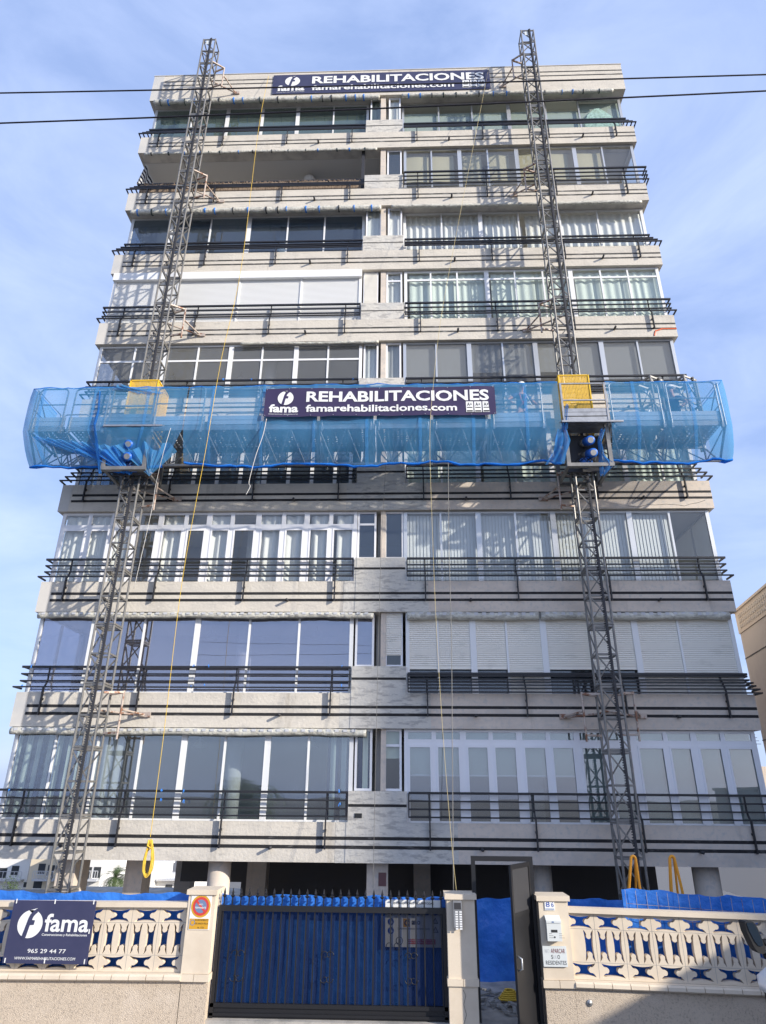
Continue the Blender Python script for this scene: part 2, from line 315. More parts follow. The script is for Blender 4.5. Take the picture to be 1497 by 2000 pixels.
# --- railings: rails run round the corners; profile = (outward, height above parapet)
PROF = {'A': [(-.02,.655),(-.025,.475),(-.03,.295),(.07,.125)], 'B': [(-.18,.645),(-.11,.45),(-.015,.275),(.072,.108)],
        'C': [(.075,.68),(.075,.475),(.075,.28),(.085,.07)], 'D': [(-.07,.51),(-.07,.455),(-.045,.365),(.01,.285),(.045,.205),(.10,.115),(.125,.02)]}
RT = {(9,'L'):'B',(9,'R'):'B',(8,'L'):'B',(8,'R'):'C',(7,'L'):'B',(7,'R'):'B',(6,'L'):'A',(6,'R'):'A',(5,'L'):'A',(5,'R'):'A',(4,'L'):'B',(4,'R'):'B',(3,'L'):'A',(3,'R'):'A',(2,'L'):'A',(2,'R'):'D',(1,'L'):'A',(1,'R'):'A'}
for k in range(1, 10):
    for sd_, s in (('L', -1), ('R', 1)):
        pr = PROF[RT[k, sd_]]; z = ZT(k)
        root = None
        for i, (o, h) in enumerate(pr):
            xi = s*(.74 if s < 0 else .74); xo = s*(W2+o); y = -o-.02; hh = .055 if i == 0 else .036
            b = MB(); b.bar((xi, y, z+h), (xo+s*.02, y, z+h), hh if i == 0 else .04, hh)
            b.bar((xo, y, z+h), (xo, y+.38, z+h), .04, .04)
            r = b.build('railing' if i == 0 else 'rail', 'black_rail', bld if i == 0 else root)
            if i == 0: root = r
        for px in (1.24, 3.74, 6.22, 8.74):
            x = s*px; zg = PZ(k)+PT*.36; b = MB()
            b.box(x-.016, x+.016, -.115, -.045, zg-.03, z+pr[-1][1]+.02)
            b.box(x-.02, x+.02, -.05, .0, zg+.0, zg+.05); b.box(x-.02, x+.02, -.05, .0, z-.2, z-.15)
            pts = [(x, -.08, z+pr[-1][1])]+[(x, -o+.02, z+h) for o, h in reversed(pr)]
            for p, q in zip(pts, pts[1:]): b.bar(p, q, .032, .04)
            b.build('post', 'black_rail', root)
        x = -.765 if s < 0 else .745   # inner end upright
        b = MB(); pts = [(x, -o-.0, z+h) for o, h in pr]
        for p, q in zip(pts, pts[1:]): b.bar(p, q, .03, .04)
        b.build('post', 'black_rail', root)
    for x in (-7.5, -2.52, 2.45, 7.48):
        zc = PZ(k)+PT*.36
        MB().tube([(x, .02, zc), (x, -.17, zc-.01)], .035, 8).build('drain_spout', 'dark_steel', bld, True)
for pts in ((21,1542,1),(317,1543,1),(361,1543,1),(663,1543,1),(316,1561,1),(360,1563,1),(664,1570,1),(64,1300,2),(380,1300,2),(408,1300,2),(670,1300,2),(375,1340,2),(401,1338,2),(668,1338,2),(45,1339,2),(437,741,5),(492,741,5),(690,741,5)):
    p = at(pts[0], pts[1], -.04); b = MB()
    for q in range(3): b.bar((p.x+random.uniform(-.02, .02), -.075, p.z+random.uniform(.0, .03)), (p.x+random.uniform(-.03, .03), -.09, p.z-random.uniform(.01, .07)), .016, .008)
    b.build('tape_tuft', 'tape', bld)
p = at(700, 1593, 0); MB().box(p.x-.09, p.x+.09, -.012, -.002, p.z-.05, p.z+.05).box(p.x-.06, p.x-.01, -.016, -.0121, p.z-.03, p.z+.03).box(p.x+.01, p.x+.06, -.016, -.0121, p.z-.03, p.z+.03).build('wall_socket', 'dark_print', bld)
MB().tube([at(1197+x/4.99, 880+y/4.99, -.006) for x, y in ((150,540),(260,548),(330,528),(420,530),(520,522),(640,530),(700,540),(760,520),(830,508),(900,485))], .005, 4).build('crack', 'dark_print', bld)
# orange spray mark on the sixth band's right corner
MB().tube([(9.46,-.008,PZ(6)+.30),(9.0,-.008,PZ(6)+.30),(8.78,-.008,PZ(6)+.22),(8.72,-.008,PZ(6)+.04)], .022, 6).build('spray_mark', 'spray', bld)

# --- windows. one row = yref, start, end, [(centre px, w/m/n)], transom px, glass, fill per pane
ROWS = {
 (9,'L'): dict(y=230, a=305, b=721, mu='376n 445w 513m 582w 652n', g='g_teal', fill='gggggg', rec=.38, aw=1),
 (9,'R'): dict(y=222, a=785, b=1206, mu='857n 922n 994w 1067n 1132n', g='g_green', fill='GGGGGb', rec=.38, aw=1),
 (8,'R'): dict(y=310, a=789, b=1240, mu='843n 898w 953n 1010w 1067n 1124w 1179n', g='g_clear', fill='yyyyyyyn', rec=.12),
 (7,'L'): dict(y=451, a=253, b=713, mu='335m 411n 486w 562n 634n', g='g_dark', fill='ntnttn', rec=.38),
 (7,'R'): dict(y=440, a=788, b=1252, mu='863n 939w 1014n 1093w 1170n', g='g_clear', fill='cccccc', rec=.38),
 (6,'R'): dict(y=561, a=790, b=1294, mu='842n 894n 952w 1008n 1063n 1118w 1177n 1231n', tr=544, g='g_green', fill='wwwwwwwww', rec=.12),
 (5,'L'): dict(y=720, a=190, b=707, mu='258n 320w 383n 448w 510n 577w 640n', tr=700.6, g='g_grey', fill='nnnnnnnn', rec=.12),
 (5,'R'): dict(y=710, a=788, b=1325, mu='853n 918w 984n 1049w 1116n 1180w 1252n', g='g_grey', fill='dddddddd', rec=.12),
 (4,'L'): dict(y=935, a=150, b=688, mu='194m 240m 286m 332m 378m 424m 469m 516w 563m 609m 654m', g='g_dark', fill='nnnnnnnnnnnn', rec=.38),
 (4,'R'): dict(y=930, a=790, b=1364, mu='863n 935w 1008n 1080w 1152n 1224w 1297n', g='g_green', fill='wwwwwwww', rec=.38),
 (3,'L'): dict(y=1070, a=108, b=697, mu='166m 213w 260m 307w 357m 403w 449m 501w 551m 597w 645m', tr=1027.6, trm='wide', g='g_clear', fill='cccncncncccccc', rec=.12),
 (3,'R'): dict(y=1046, a=789, b=1395, mu='862n 936w 1009n 1084w 1160n 1235w 1314n', g='g_clear', fill='vvvvvvvn', rec=.12),
 (2,'L'): dict(y=1260, a=77, b=690, mu='177w 277n 382w 485n 583n', g='g_film', fill='nnnnnn', rec=.12),
 (1,'L'): dict(y=1485, a=22, b=690, mu='102n 186n 271n 356w 437n 521w 602n', g='g_low', fill='ssqnnnnp', rec=.12),
 (1,'R'): dict(y=1501, a=790, b=1486, mu='849m 907w 962m 1019w 1076m 1133w 1190m 1245w 1309m 1365w 1423m', tr=1450.6, trm='wide', g='g_low', fill='hhhhhhffffff', rec=.12),
}
MW = {'n': .055, 'm': .11, 'w': .15}
def wavy(x0, x1, y, z0, z1, amp=.03, per=.11):
    b = MB(); n = max(6, int((x1-x0)/per*6)); ph = random.uniform(0, 6)
    top = []; bot = []
    for i in range(n+1):
        x = x0+(x1-x0)*i/n; u = x/per*math.pi+ph
        yy = y+amp*math.sin(u)*(.7+.3*math.sin(u*.23)); top.append((x, yy*1+.0, z1)); bot.append((x+.01*math.sin(u*.37), y+amp*1.25*math.sin(u+.3*math.sin(u*.2)), z0))
    vs = top+bot
    return b.mesh(vs, [(i, i+1, n+2+i, n+1+i) for i in range(n)])
def slats(x0, x1, y, z0, z1, pitch=.055):
    b = MB(); z = z1
    while z-pitch > z0:
        b.mesh([(x0,y,z),(x1,y,z),(x1,y-.010,z-pitch*.5),(x0,y-.010,z-pitch*.5),(x0,y,z-pitch+.006),(x1,y,z-pitch+.006)], [(0,1,2,3),(3,2,5,4)]); z -= pitch
    b.poly([(x0,y+.003,z0),(x1,y+.003,z0),(x1,y+.003,z1),(x0,y+.003,z1)])
    return b
def fill_pane(c, x0, x1, y, z0, z1, root):
    H = z1-z0; q = random.uniform(.0, .04)
    if c == 'n': return
    if c in 'cwsqp':
        m = {'c': 'curtain', 'w': 'curtain_green', 's': 'curtain_stripe', 'q': 'curtain', 'p': 'curtain_stripe'}[c]
        if c == 'q': x1 = x0+(x1-x0)*.55
        if c == 'p': x0 = x1-(x1-x0)*.55
        if c == 'w' and random.random() < .5: x0 += (x1-x0)*.12
        if c == 'c' and random.random() < .4: x0 += (x1-x0)*random.uniform(.05, .22)
        wavy(x0, x1, y+.14, z0, z1, .035 if c != 'w' else .02, random.uniform(.10, .16)).build('curtain', m, root, True)
    elif c in 'gGdvh':
        m = {'g': 'teal_blind', 'G': 'grey_blind', 'd': 'blind_grey', 'v': 'vertical_blind', 'h': 'blind_green'}[c]
        za = {'h': z0+H*.52, 'd': z0+H*(.30+q*5), 'g': z0, 'G': z0, 'v': z0}[c]; zb = z1 if c not in 'gG' else z0+H*(.78+q)
        if c == 'v':
            b = MB(); n = max(3, int((x1-x0)/.09))
            for i in range(n):
                xa = x0+(x1-x0)*i/n; b.poly([(xa,y+.15,za),(xa+.086,y+.165,za),(xa+.086,y+.165,zb),(xa,y+.15,zb)])
            b.build('blind', m, root)
        else:
            MB().box(x0+.01, x1-.01, y+.12, y+.128, za, zb).build('blind', m, root)
            if c == 'h': MB().tube([(x0+.01, y+.11, za), (x1-.01, y+.11, za)], .022, 6).build('blind_bar', 'white_pvc', root)
    elif c == 'f': MB().box(x0+.01, x1-.01, y+.12, y+.128, z0, z1).build('blind', 'blind_green', root)
    elif c == 'y':
        b = wavy(x0+.02, x0+(x1-x0)*random.uniform(.72, 1), y+.16, z0+H*.30, z1-.1, .012, .5); b.build('cloth_screen', 'paper_beige', root, True)
    elif c == 't': MB().box(x0, x1, y+.1, y+.108, z1-.34, z1).build('blind', 'white_blind', root)
    elif c == 'b':
        pts = [(x0+(x1-x0)*u, z0+H*v) for u, v in ((.08,.02),(.1,.4),(.2,.62),(.38,.78),(.5,.80),(.66,.68),(.82,.52),(.94,.3),(.95,.02))]
        MB().prism(pts, y+.03, y+.04).build('plastic_sheet', 'bubble_plastic', root); MB().box(x0, x1, y+.14, y+.148, z0, z1).build('blind', 'grey_blind', root)

for (k, sd_), d in ROWS.items():
    s = -1 if sd_ == 'L' else 1; Y = d['rec']; z0 = ZT(k)-.03; z1 = PZ(k+1)-.004; T = .06
    X = lambda p: at(p, d['y'], Y).x
    mus = [(X(float(q[:-1])), MW[q[-1]]) for q in d['mu'].split()]
    # outer end on the building corner, inner end beside the raised block
    xa, xb = X(d['a']), X(d['b'])
    if s < 0: xa = -W2+.13
    else: xb = W2-.13
    fm = 'white_pvc' if d.get('trm') else ('alu' if (k, sd_) in ((9,'R'), (5,'R'), (3,'R'), (8,'R')) and s > 0 else 'white_metal')
    b = MB(); edges = [(xa, xa+.10)]+[(x-w_/2, x+w_/2) for x, w_ in mus]+[(xb-.10, xb)]
    for (p, q) in edges: b.box(p, q, Y, Y+T, z0, z1)
    for (p0, p1), (q0, q1) in zip(edges, edges[1:]):
        b.box(p1, q0, Y+.006, Y+T-.006, z1-.07, z1); b.box(p1, q0, Y+.006, Y+T-.006, z0, z0+.07)
        if d.get('tr'):
            zt = at(700 if s < 0 else 1000, d['tr'], Y).z; ht = .07 if d.get('trm') else .035
            b.box(p1, q0, Y+.004, Y+T-.004, zt-ht, zt+ht)
        if d.get('trm'):   # casement leaves with their own thick frames
            zt = at(700 if s < 0 else 1000, d['tr'], Y).z
            for (u0, u1) in ((p1, p1+.045), (q0-.045, q0)): b.box(u0, u1, Y-.012, Y+.012, z0+.05, zt-.05)
            b.box(p1+.045, q0-.045, Y-.012, Y+.012, zt-.12, zt-.05)
    # return on the side face
    xs = s*(W2-.13); xi = xs-s*T
    for ya in (1.25, 2.6): b.box(min(xs, xi), max(xs, xi), ya, ya+.07, z0, z1)
    b.box(min(xs, xi), max(xs, xi), Y+T, 1.25, z1-.06, z1); b.box(min(xs, xi), max(xs, xi), 1.32, 2.6, z1-.06, z1)
    win = b.build('window', fm, bld)
    MB().box(min(xs, xi)+.02, min(xs, xi)+.03, Y+T, 2.6, z0, z1-.06).build('side_pane', d['g'] if (k, sd_) not in ((3,'R'), (4,'R'), (5,'R')) else 'blind_grey', win)
    for i, ((p0, p1), (q0, q1)) in enumerate(zip(edges, edges[1:])):
        MB().box(p1, q0, Y+.024, Y+.032, z0+.07, z1-.07).build('pane', d['g'], win)
        f = d['fill'][i] if i < len(d['fill']) else 'n'
        zb = z1-.08
        fill_pane(f, p1-.02, q0+.02, Y, z0, zb, win)
MB().box(W2-.25, W2-.02, 2.67, 3.1, 2.2, PZ(10)).build('end_wall', 'plaster', bld); MB().box(-W2+.02, -W2+.25, 2.67, 3.1, 2.2, PZ(10)).build('end_wall', 'plaster', bld)
MB().box(-W2+.08, -W2+.24, 3.1, DEPTH-.3, 2.2, PZ(10)).build('end_wall', 'plaster_old', bld); MB().box(W2-.24, W2-.08, 3.1, DEPTH-.3, 2.2, PZ(10)).build('end_wall', 'plaster_old', bld)

for k in (2, 3, 5, 7, 1):
    for x in (-7.4, -5.0, -1.9):
        MB().lathe((x, 1.7, PZ(k+1)-.36), [(.02, .35), (.02, .2), (.10, .17), (.19, .02), (.17, 0), (.02, .01)], 16).build('pendant_lamp', 'shade_ball', bld, True)
# small windows above the raised block: x from px at yref
SM = {9: (230, 724,747, 'teal_blind', 760,783, 'curtain_green'), 8: (310, None,None,None, 757,785, None), 7: (450, 715,745,'curtain_green', 758,786,'curtain'),
      6: (570, 710,739,'S', 755,786,'curtain_green'), 5: (720, 710,739,'curtain_green', 754,784,'blind_grey'), 4: (930, 705,736, None, 752,786,'curtain_green'), 3: (1070, 698,735,None, 751,789,None), 2: (1260, 694,731,'F', 752,787,'S'), 1: (1490, 693,727,'curtain_stripe', 750,785,'H')}
for k, (y, a, b_, f1, c, e, f2) in SM.items():
    z0 = ZT(k)+.695; z1 = PZ(k+1)-.006; Y = .14
    MB().box(at(744, y, .12).x, at(754, y, .12).x, .10, .44, z0, z1).build('pier', 'plaster_old', bld)
    for p, q, f in ((a, b_, f1), (c, e, f2)):
        if p is None: continue
        x0, x1 = at(p, y, Y).x, at(q, y, Y).x; b = MB(); fr = .055
        b.box(x0, x0+fr, Y, Y+.06, z0, z1); b.box(x1-fr, x1, Y, Y+.06, z0, z1); b.box(x0+fr, x1-fr, Y+.003, Y+.057, z1-fr, z1); b.box(x0+fr, x1-fr, Y+.003, Y+.057, z0, z0+fr)
        if k in (1, 3, 6):
            if (k != 1 or p == c) and not (k == 6 and p == a) and not (k == 3 and p == c): b.box(x0+fr, x1-fr, Y+.003, Y+.057, z1-.42, z1-.36)
        wn = b.build('small_window', 'white_pvc', bld)
        MB().box(x0+fr, x1-fr, Y+.02, Y+.028, z0+fr, z1-fr).build('pane', {'F': 'g_film'}.get(f, 'g_dark' if f is None else 'g_clear'), wn)
        if f == 'S': slats(x0+.03, x1-.03, Y-.004, z0+(.30 if k == 2 else .10), z1-.03, .05).build('shutter', 'shutter', wn)
        elif f == 'H': MB().box(x0+fr, x1-fr, Y+.1, Y+.108, z0+.75, z1).build('blind', 'blind_green', wn)
        elif f in M: wavy(x0, x1, Y+.14, z0, z1, .02, .1).build('curtain', f, wn, True)

# roller shutters: row 6 left (all down, box above), row 2 right (nearly down)
def shutter_row(k, y, lo, hi, cuts, m, box, bottoms, s):
    Y = .10; z0 = ZT(k)-.02; z1 = PZ(k+1)-.005
    X = lambda p: at(p, y, Y).x
    xs = [X(c) for c in cuts]
    if s < 0: xs[0] = -W2+.13
    else: xs[-1] = W2-.13
    b = MB()
    for i, x in enumerate(xs):
        w_ = .10 if i in (0, len(xs)-1) else (.16 if (s > 0 and i in (2, 4, 6)) else .055)
        a0 = x if i == 0 else (x-w_ if i == len(xs)-1 else x-w_/2); b.box(a0, a0+w_, Y-.02, Y+.05, z0, z1-(box or 0))
    else: b.box(xs[0], xs[-1], Y-.015, Y+.045, z0-.03, z0+.03)
    if box: b.box(xs[0]-.0, xs[-1]+.0, -.03, Y+.05, z1-box, z1)
    o = b.build('window', 'white_metal', bld)
    for i, (a, c) in enumerate(zip(xs, xs[1:])):
        zb = z0+bottoms[i]
        slats(a+.03, c-.03, Y+.012, zb, z1-(box or 0), .055 if k == 2 else .05).build('shutter', m, o)
        if bottoms[i] > .05:
            MB().box(a+.04, c-.04, Y+.10, Y+.108, z0, zb+.05).build('pane', 'g_dark', o)
            MB().box(a+.03, c-.03, Y, Y+.03, zb-.03, zb).build('shutter_bar', m, o)
            if k == 6:
                xm = (a+c)/2; MB().box(xm-.06, xm+.06, Y+.02, Y+.08, z0, zb).build('mullion', 'white_metal', o)
    MB().box(min(s*(W2-.13), s*(W2-.2)), max(s*(W2-.13), s*(W2-.2)), Y+.06, 2.67, z0, z1).build('side_panel', m, o)
shutter_row(6, 570, 0, 0, [226, 347, 467, 588, 707], 'shutter_white', .30, [.14]*4, -1)
shutter_row(2, 1263, 0, 0, [793, 856, 925, 991, 1064, 1155, 1245, 1331, 1430], 'shutter', 0, [.68,.68,.68,.02,.68,.68,.02,.02], 1)

# row 8 left: open terrace with a reed screen, a ball lamp and a striped side awning
b = MB(); b.box(-W2+.3, -.87, .125, .15, ZT(8)-.03, ZT(8)+.58); random.seed(3)
for i in range(260):
    x = random.uniform(-W2+.4, -.9); h = random.uniform(0, .09); b.box(x, x+.02, .12, .13, ZT(8)+.3, ZT(8)+.58+h)
b.build('reed_screen', 'reed', bld)
b = MB(); b.lathe((-3.0, 1.2, PZ(9)-.36), [(.05, .34), (.16, .30), (.24, .17), (.235, .09), (.17, -.02), (.05, -.07)], 20); b.build('ball_lamp', 'shade_ball', bld, True)
MB().box(-.86, -.74, .12, .30, ZT(8)-.02, PZ(9)).build('terrace_post', 'dark_steel', bld)
sa = MB(); n = 14; z1 = PZ(9)-.05
vs = []
for i in range(n+1):
    y = .45+2.0*i/n; vs.append((-W2+.16+.03*math.sin(i*1.7), y, z1)); vs.append((-W2-.05+.05*math.sin(i*1.1), y+.05*math.sin(i), z1-.75-.3*(1-i/n)))
sa.mesh(vs, [(2*i, 2*i+2, 2*i+3, 2*i+1) for i in range(n)]); sa.build('side_awning', 'awning_stripe', bld)
# piloti level
for (x, y, r) in ((-3.83, .55, .27), (7.76, .6, .30), (3.95, .9, .24)):
    MB().lathe((x, y, 0), [(r, 0), (r, Z1+.02)], 24).build('column', 'plaster_old', bld, True)
for (x0, x1, y0, y1) in ((-7.75, -7.3, .4, 1.2), (-6.3, -5.85, 1.0, 1.6), (-.26, .24, .3, .8), (-3.9, -3.35, 4, 4.5), (-6.6, -6.1, 6, 6.5), (.9, 1.4, 5, 5.5)):
    MB().box(x0, x1, y0, y1, 0, Z1+.02).build('column', 'plaster_old', bld)
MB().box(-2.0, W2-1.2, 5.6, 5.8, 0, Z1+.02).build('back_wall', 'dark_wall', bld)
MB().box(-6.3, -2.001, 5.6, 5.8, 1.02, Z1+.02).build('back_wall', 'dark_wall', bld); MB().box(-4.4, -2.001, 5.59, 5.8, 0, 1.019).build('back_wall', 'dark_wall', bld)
MB().box(.02, .2, .285, .3, 1.55, 1.83).build('plaque', 'plaque', bld)
for x, y in ((-5.0, 1.9), (-1.95, 2.4), (-3.2, 5.2)):
    MB().lathe((x, y, Z1-.13), [(.10, 0), (.15, .04), (.15, .14)], 14).build('ceiling_lamp', 'shade_ball', bld, True)
# ---------------------------------------------------------------- two climbing masts
MY0, MY1 = -1.08, -.60
def mast_section(parent, name='mast_section'):
    """1.5 m lattice section round the origin, 0.48 square, rack on its outer face"""
    b = MB(); a = .24
    cs = [(-a,-a),(a,-a),(a,a),(-a,a)]
    for x, y in cs: b.tube([(x,y,.005),(x,y,1.495)], .031, 8)
    for h in (.03, .76, 1.47):
        for (p, q) in zip(cs, cs[1:]+cs[:1]): b.bar((p[0],p[1],h), (q[0],q[1],h), .036, .045)
    for i, (p, q) in enumerate(zip(cs, cs[1:]+cs[:1])):
        if i == 1: continue
        b.bar((p[0],p[1],.73), (q[0],q[1],.06), .030, .030); b.bar((p[0],p[1],1.44), (q[0],q[1],.79), .030, .030)
    o = b.build(name, 'steel', parent)
    r = MB(); r.box(.06, .11, -.30, -.262, .0, 1.5)
    for i in range(27): r.box(.025, .06, -.295, -.267, .01+i*.0555, .036+i*.0555)
    for h in (.1, .75, 1.4): r.box(.06, .11, -.265, -.235, h-.03, h+.03)
    r.build('rack', 'dark_steel', o)
    return o
def mast(x, label, ties):
    t = thing('climbing_mast', label, 'mast', (x, -.84, 0), 'climbing masts in front of the building')
    MB().box(x-.6, x+.6, -1.4, -.3, -.004, .12).build('base_plate', 'dark_steel', t)
    o = mast_section(t); o.matrix_parent_inverse = Matrix.Identity(4); o.location = (0, 0, .05); o.scale = (1, 1, .984)
    for i in range(1, 21):
        c = copy_tree(o, t); c.location.z = .05+1.476*i
    z = 31.1
    b = MB(); b.box(x-.11, x+.11, -1.10, -1.085, z-.38, z-.16); b.build('end_plate', 'plate_white', t)
    for zt, s in ties:
        b = MB(); xa = x+s*.24; xb = x+s*.62; xw = x+s*.95
        b.tube([(xb,-.72,zt-.65),(xb,-.72,zt+.5)], .028, 8); b.bar((xa,-.62,zt+.42), (xb,-.72,zt+.46), .05); b.bar((xa,-1.0,zt+.42), (xb,-.72,zt+.46), .05)
        b.bar((xa,-.62,zt-.5), (xb,-.72,zt-.5), .05)
        b.tube([(xb,-.72,zt+.05),(xw,-.03,zt)], .026, 8); b.tube([(x-s*.1,-.62,zt+.05),(xw,-.05,zt-.03)], .026, 8)
        b.box(min(xw-.1,xw+.16), max(xw-.1,xw+.16), -.05, -.008, zt-.06, zt+.06)
        b.build('wall_tie', 'rust_tie', t)
    return t
LX, RX = -6.95, 5.59
mast(LX, 'left grey steel lattice mast standing behind the white wall with the company board', [(PZ(10)+.3, 1), (PZ(8)+.33, 1), (PZ(6)+.3, 1), (PZ(4)+.36, 1), (PZ(2)+.3, 1)])
mast(RX, 'right grey steel lattice mast standing behind the wall with orange hoops', [(PZ(10)+.3, -1), (PZ(8)+.33, -1), (PZ(6)+.3, -1), (PZ(4)+.3, -1), (PZ(2)+.3, -1), (PZ(2)+.32, 1)])

# ---------------------------------------------------------------- work platform carried by the masts
PY0, PY1, PD = -1.78, -.46, 12.70       # front, back, underside of the deck
plat = thing('work_platform', 'long grey work platform hanging on both masts across the facade', 'platform', (0, -1.1, 11.6))
t_deck = bpy.data.materials.new('deck'); t_deck.use_nodes = True; M['deck'] = t_deck
nt = t_deck.node_tree; nt.nodes.clear(); n = nt.nodes.new; l = nt.links.new
o_ = n('ShaderNodeOutputMaterial'); p_ = n('ShaderNodeBsdfPrincipled'); tr_ = n('ShaderNodeBsdfTransparent'); x_ = n('ShaderNodeMixShader')
p_.inputs['Base Color'].default_value = (.36,.37,.37,1); p_.inputs['Metallic'].default_value = .4; p_.inputs['Roughness'].default_value = .5
tc_ = n('ShaderNodeTexCoord'); mp_ = n('ShaderNodeMapping'); mp_.inputs['Scale'].default_value = (8, 8, 0); vo = n('ShaderNodeTexVoronoi'); vo.inputs['Scale'].default_value = 1; vo.inputs['Randomness'].default_value = .12
lt = n('ShaderNodeMath'); lt.operation = 'LESS_THAN'; lt.inputs[1].default_value = .19
l(tc_.outputs['Object'], mp_.inputs[0]); l(mp_.outputs[0], vo.inputs['Vector']); l(vo.outputs['Distance'], lt.inputs[0])
l(lt.outputs[0], x_.inputs[0]); l(p_.outputs[0], x_.inputs[1]); l(tr_.outputs[0], x_.inputs[2]); l(x_.outputs[0], o_.inputs[0])
def module(x0, x1):
    """one truss module: deck, two top chords, one bottom chord, V braces"""
    d = MB(); d.poly([(x0+.03,PY0+.06,PD+.12),(x1-.03,PY0+.06,PD+.12),(x1-.03,PY1-.04,PD+.12),(x0+.03,PY1-.04,PD+.12)])
    o = d.build('deck', 'deck', plat)
    MB().box(x0+.02, x1-.02, PY0-.0, PY0+.05, PD, PD+.15).box(x0+.02, x1-.02, PY1-.05, PY1, PD, PD+.15).build('deck_edge', 'galv', o)
    b = MB(); yb = -1.12; zb = 11.96
    b.tube([(x0+.02,yb,zb),(x1-.02,yb,zb)], .035, 8)
    n = 2; st = (x1-x0)/n
    for i in range(n):
        xa = x0+i*st; xm = xa+st/2
        for y in (PY0+.03, PY1-.03):
            b.tube([(xa+.03,y,PD),(xm,yb,zb)], .017, 6); b.tube([(xm,yb,zb),(xa+st-.03,y,PD)], .017, 6)
        b.tube([(xm,PY0+.03,PD+.02),(xm,PY1-.03,PD+.02)], .02, 6)
        b.bar((xa+.05,PY0+.05,PD-.02),(xa+.05,PY1-.05,PD-.02), .05)
    b.bar((x0+.03,PY0+.03,PD),(x0+.03,yb,zb), .03); b.bar((x0+.03,PY1-.03,PD),(x0+.03,yb,zb), .03)
    b.bar((x1-.03,PY0+.03,PD),(x1-.03,yb,zb), .03); b.bar((x1-.03,PY1-.03,PD),(x1-.03,yb,zb), .03)
    b.build('truss', 'galv', o)
    t = MB()
    for z in (PD+.17, PD+.315): t.box(x0+.03, x1-.03, PY0-.005, PY0+.02, z, z+.13)
    t.box(x0+.03, x1-.03, PY1-.03, PY1-.005, PD+.17, PD+.30)
    t.build('toe_board', 'alu', o)
def rounded(x0, x1, z0, z1, y, r=.12):
    p = []
    for cx_, cz, a0 in ((x1-r, z1-r, 0), (x0+r, z1-r, 90)):
        for a in (0, 30, 60, 90): p.append((cx_+r*math.cos(R_(a0+a)), y, cz+r*math.sin(R_(a0+a))))
    return [(x1, y, z0)]+p+[(x0, y, z0)]
def guard(x0, x1, y):
    b = MB(); z0 = PD-.02; z1 = PD+1.36
    b.tube(rounded(x0, x1, z0, z1, y), .022, 8); b.tube([(x0, y, PD+.84), (x1, y, PD+.84)], .018, 8)
    for x in (x0, x1): b.box(x-.03, x+.03, y-.02, y+.05, z0-.06, z0+.08)
    b.build('guardrail', 'galv', plat)
MODS = [-9.75, -8.2, -6.55-.95]
spans = [(-9.75,-8.75),(-8.72,-7.55)]+[(-6.35+i*1.562, -6.35+(i+1)*1.562-.02) for i in range(7)]+[(6.25, 7.78),(7.80, 9.33)]
for a, c in spans:
    module(a, c); guard(a+.1, c-.1, PY0-.03); guard(a+.1, c-.1, PY1+.0)
for x in (-9.75, 9.33):
    b = MB(); z1 = PD+1.34
    b.tube([(x,PY0,PD),(x,PY0,z1),(x,PY1,z1),(x,PY1,PD)], .022, 8); b.tube([(x,PY0,PD+.7),(x,PY1,PD+.7)], .018, 8); b.tube([(x,PY0,z1),(x,PY1,PD+.1)], .018, 8)
    b.tube([(x,PY0+.03,PD),(x,-1.12,11.96)], .02, 6); b.build('guardrail', 'galv', plat)
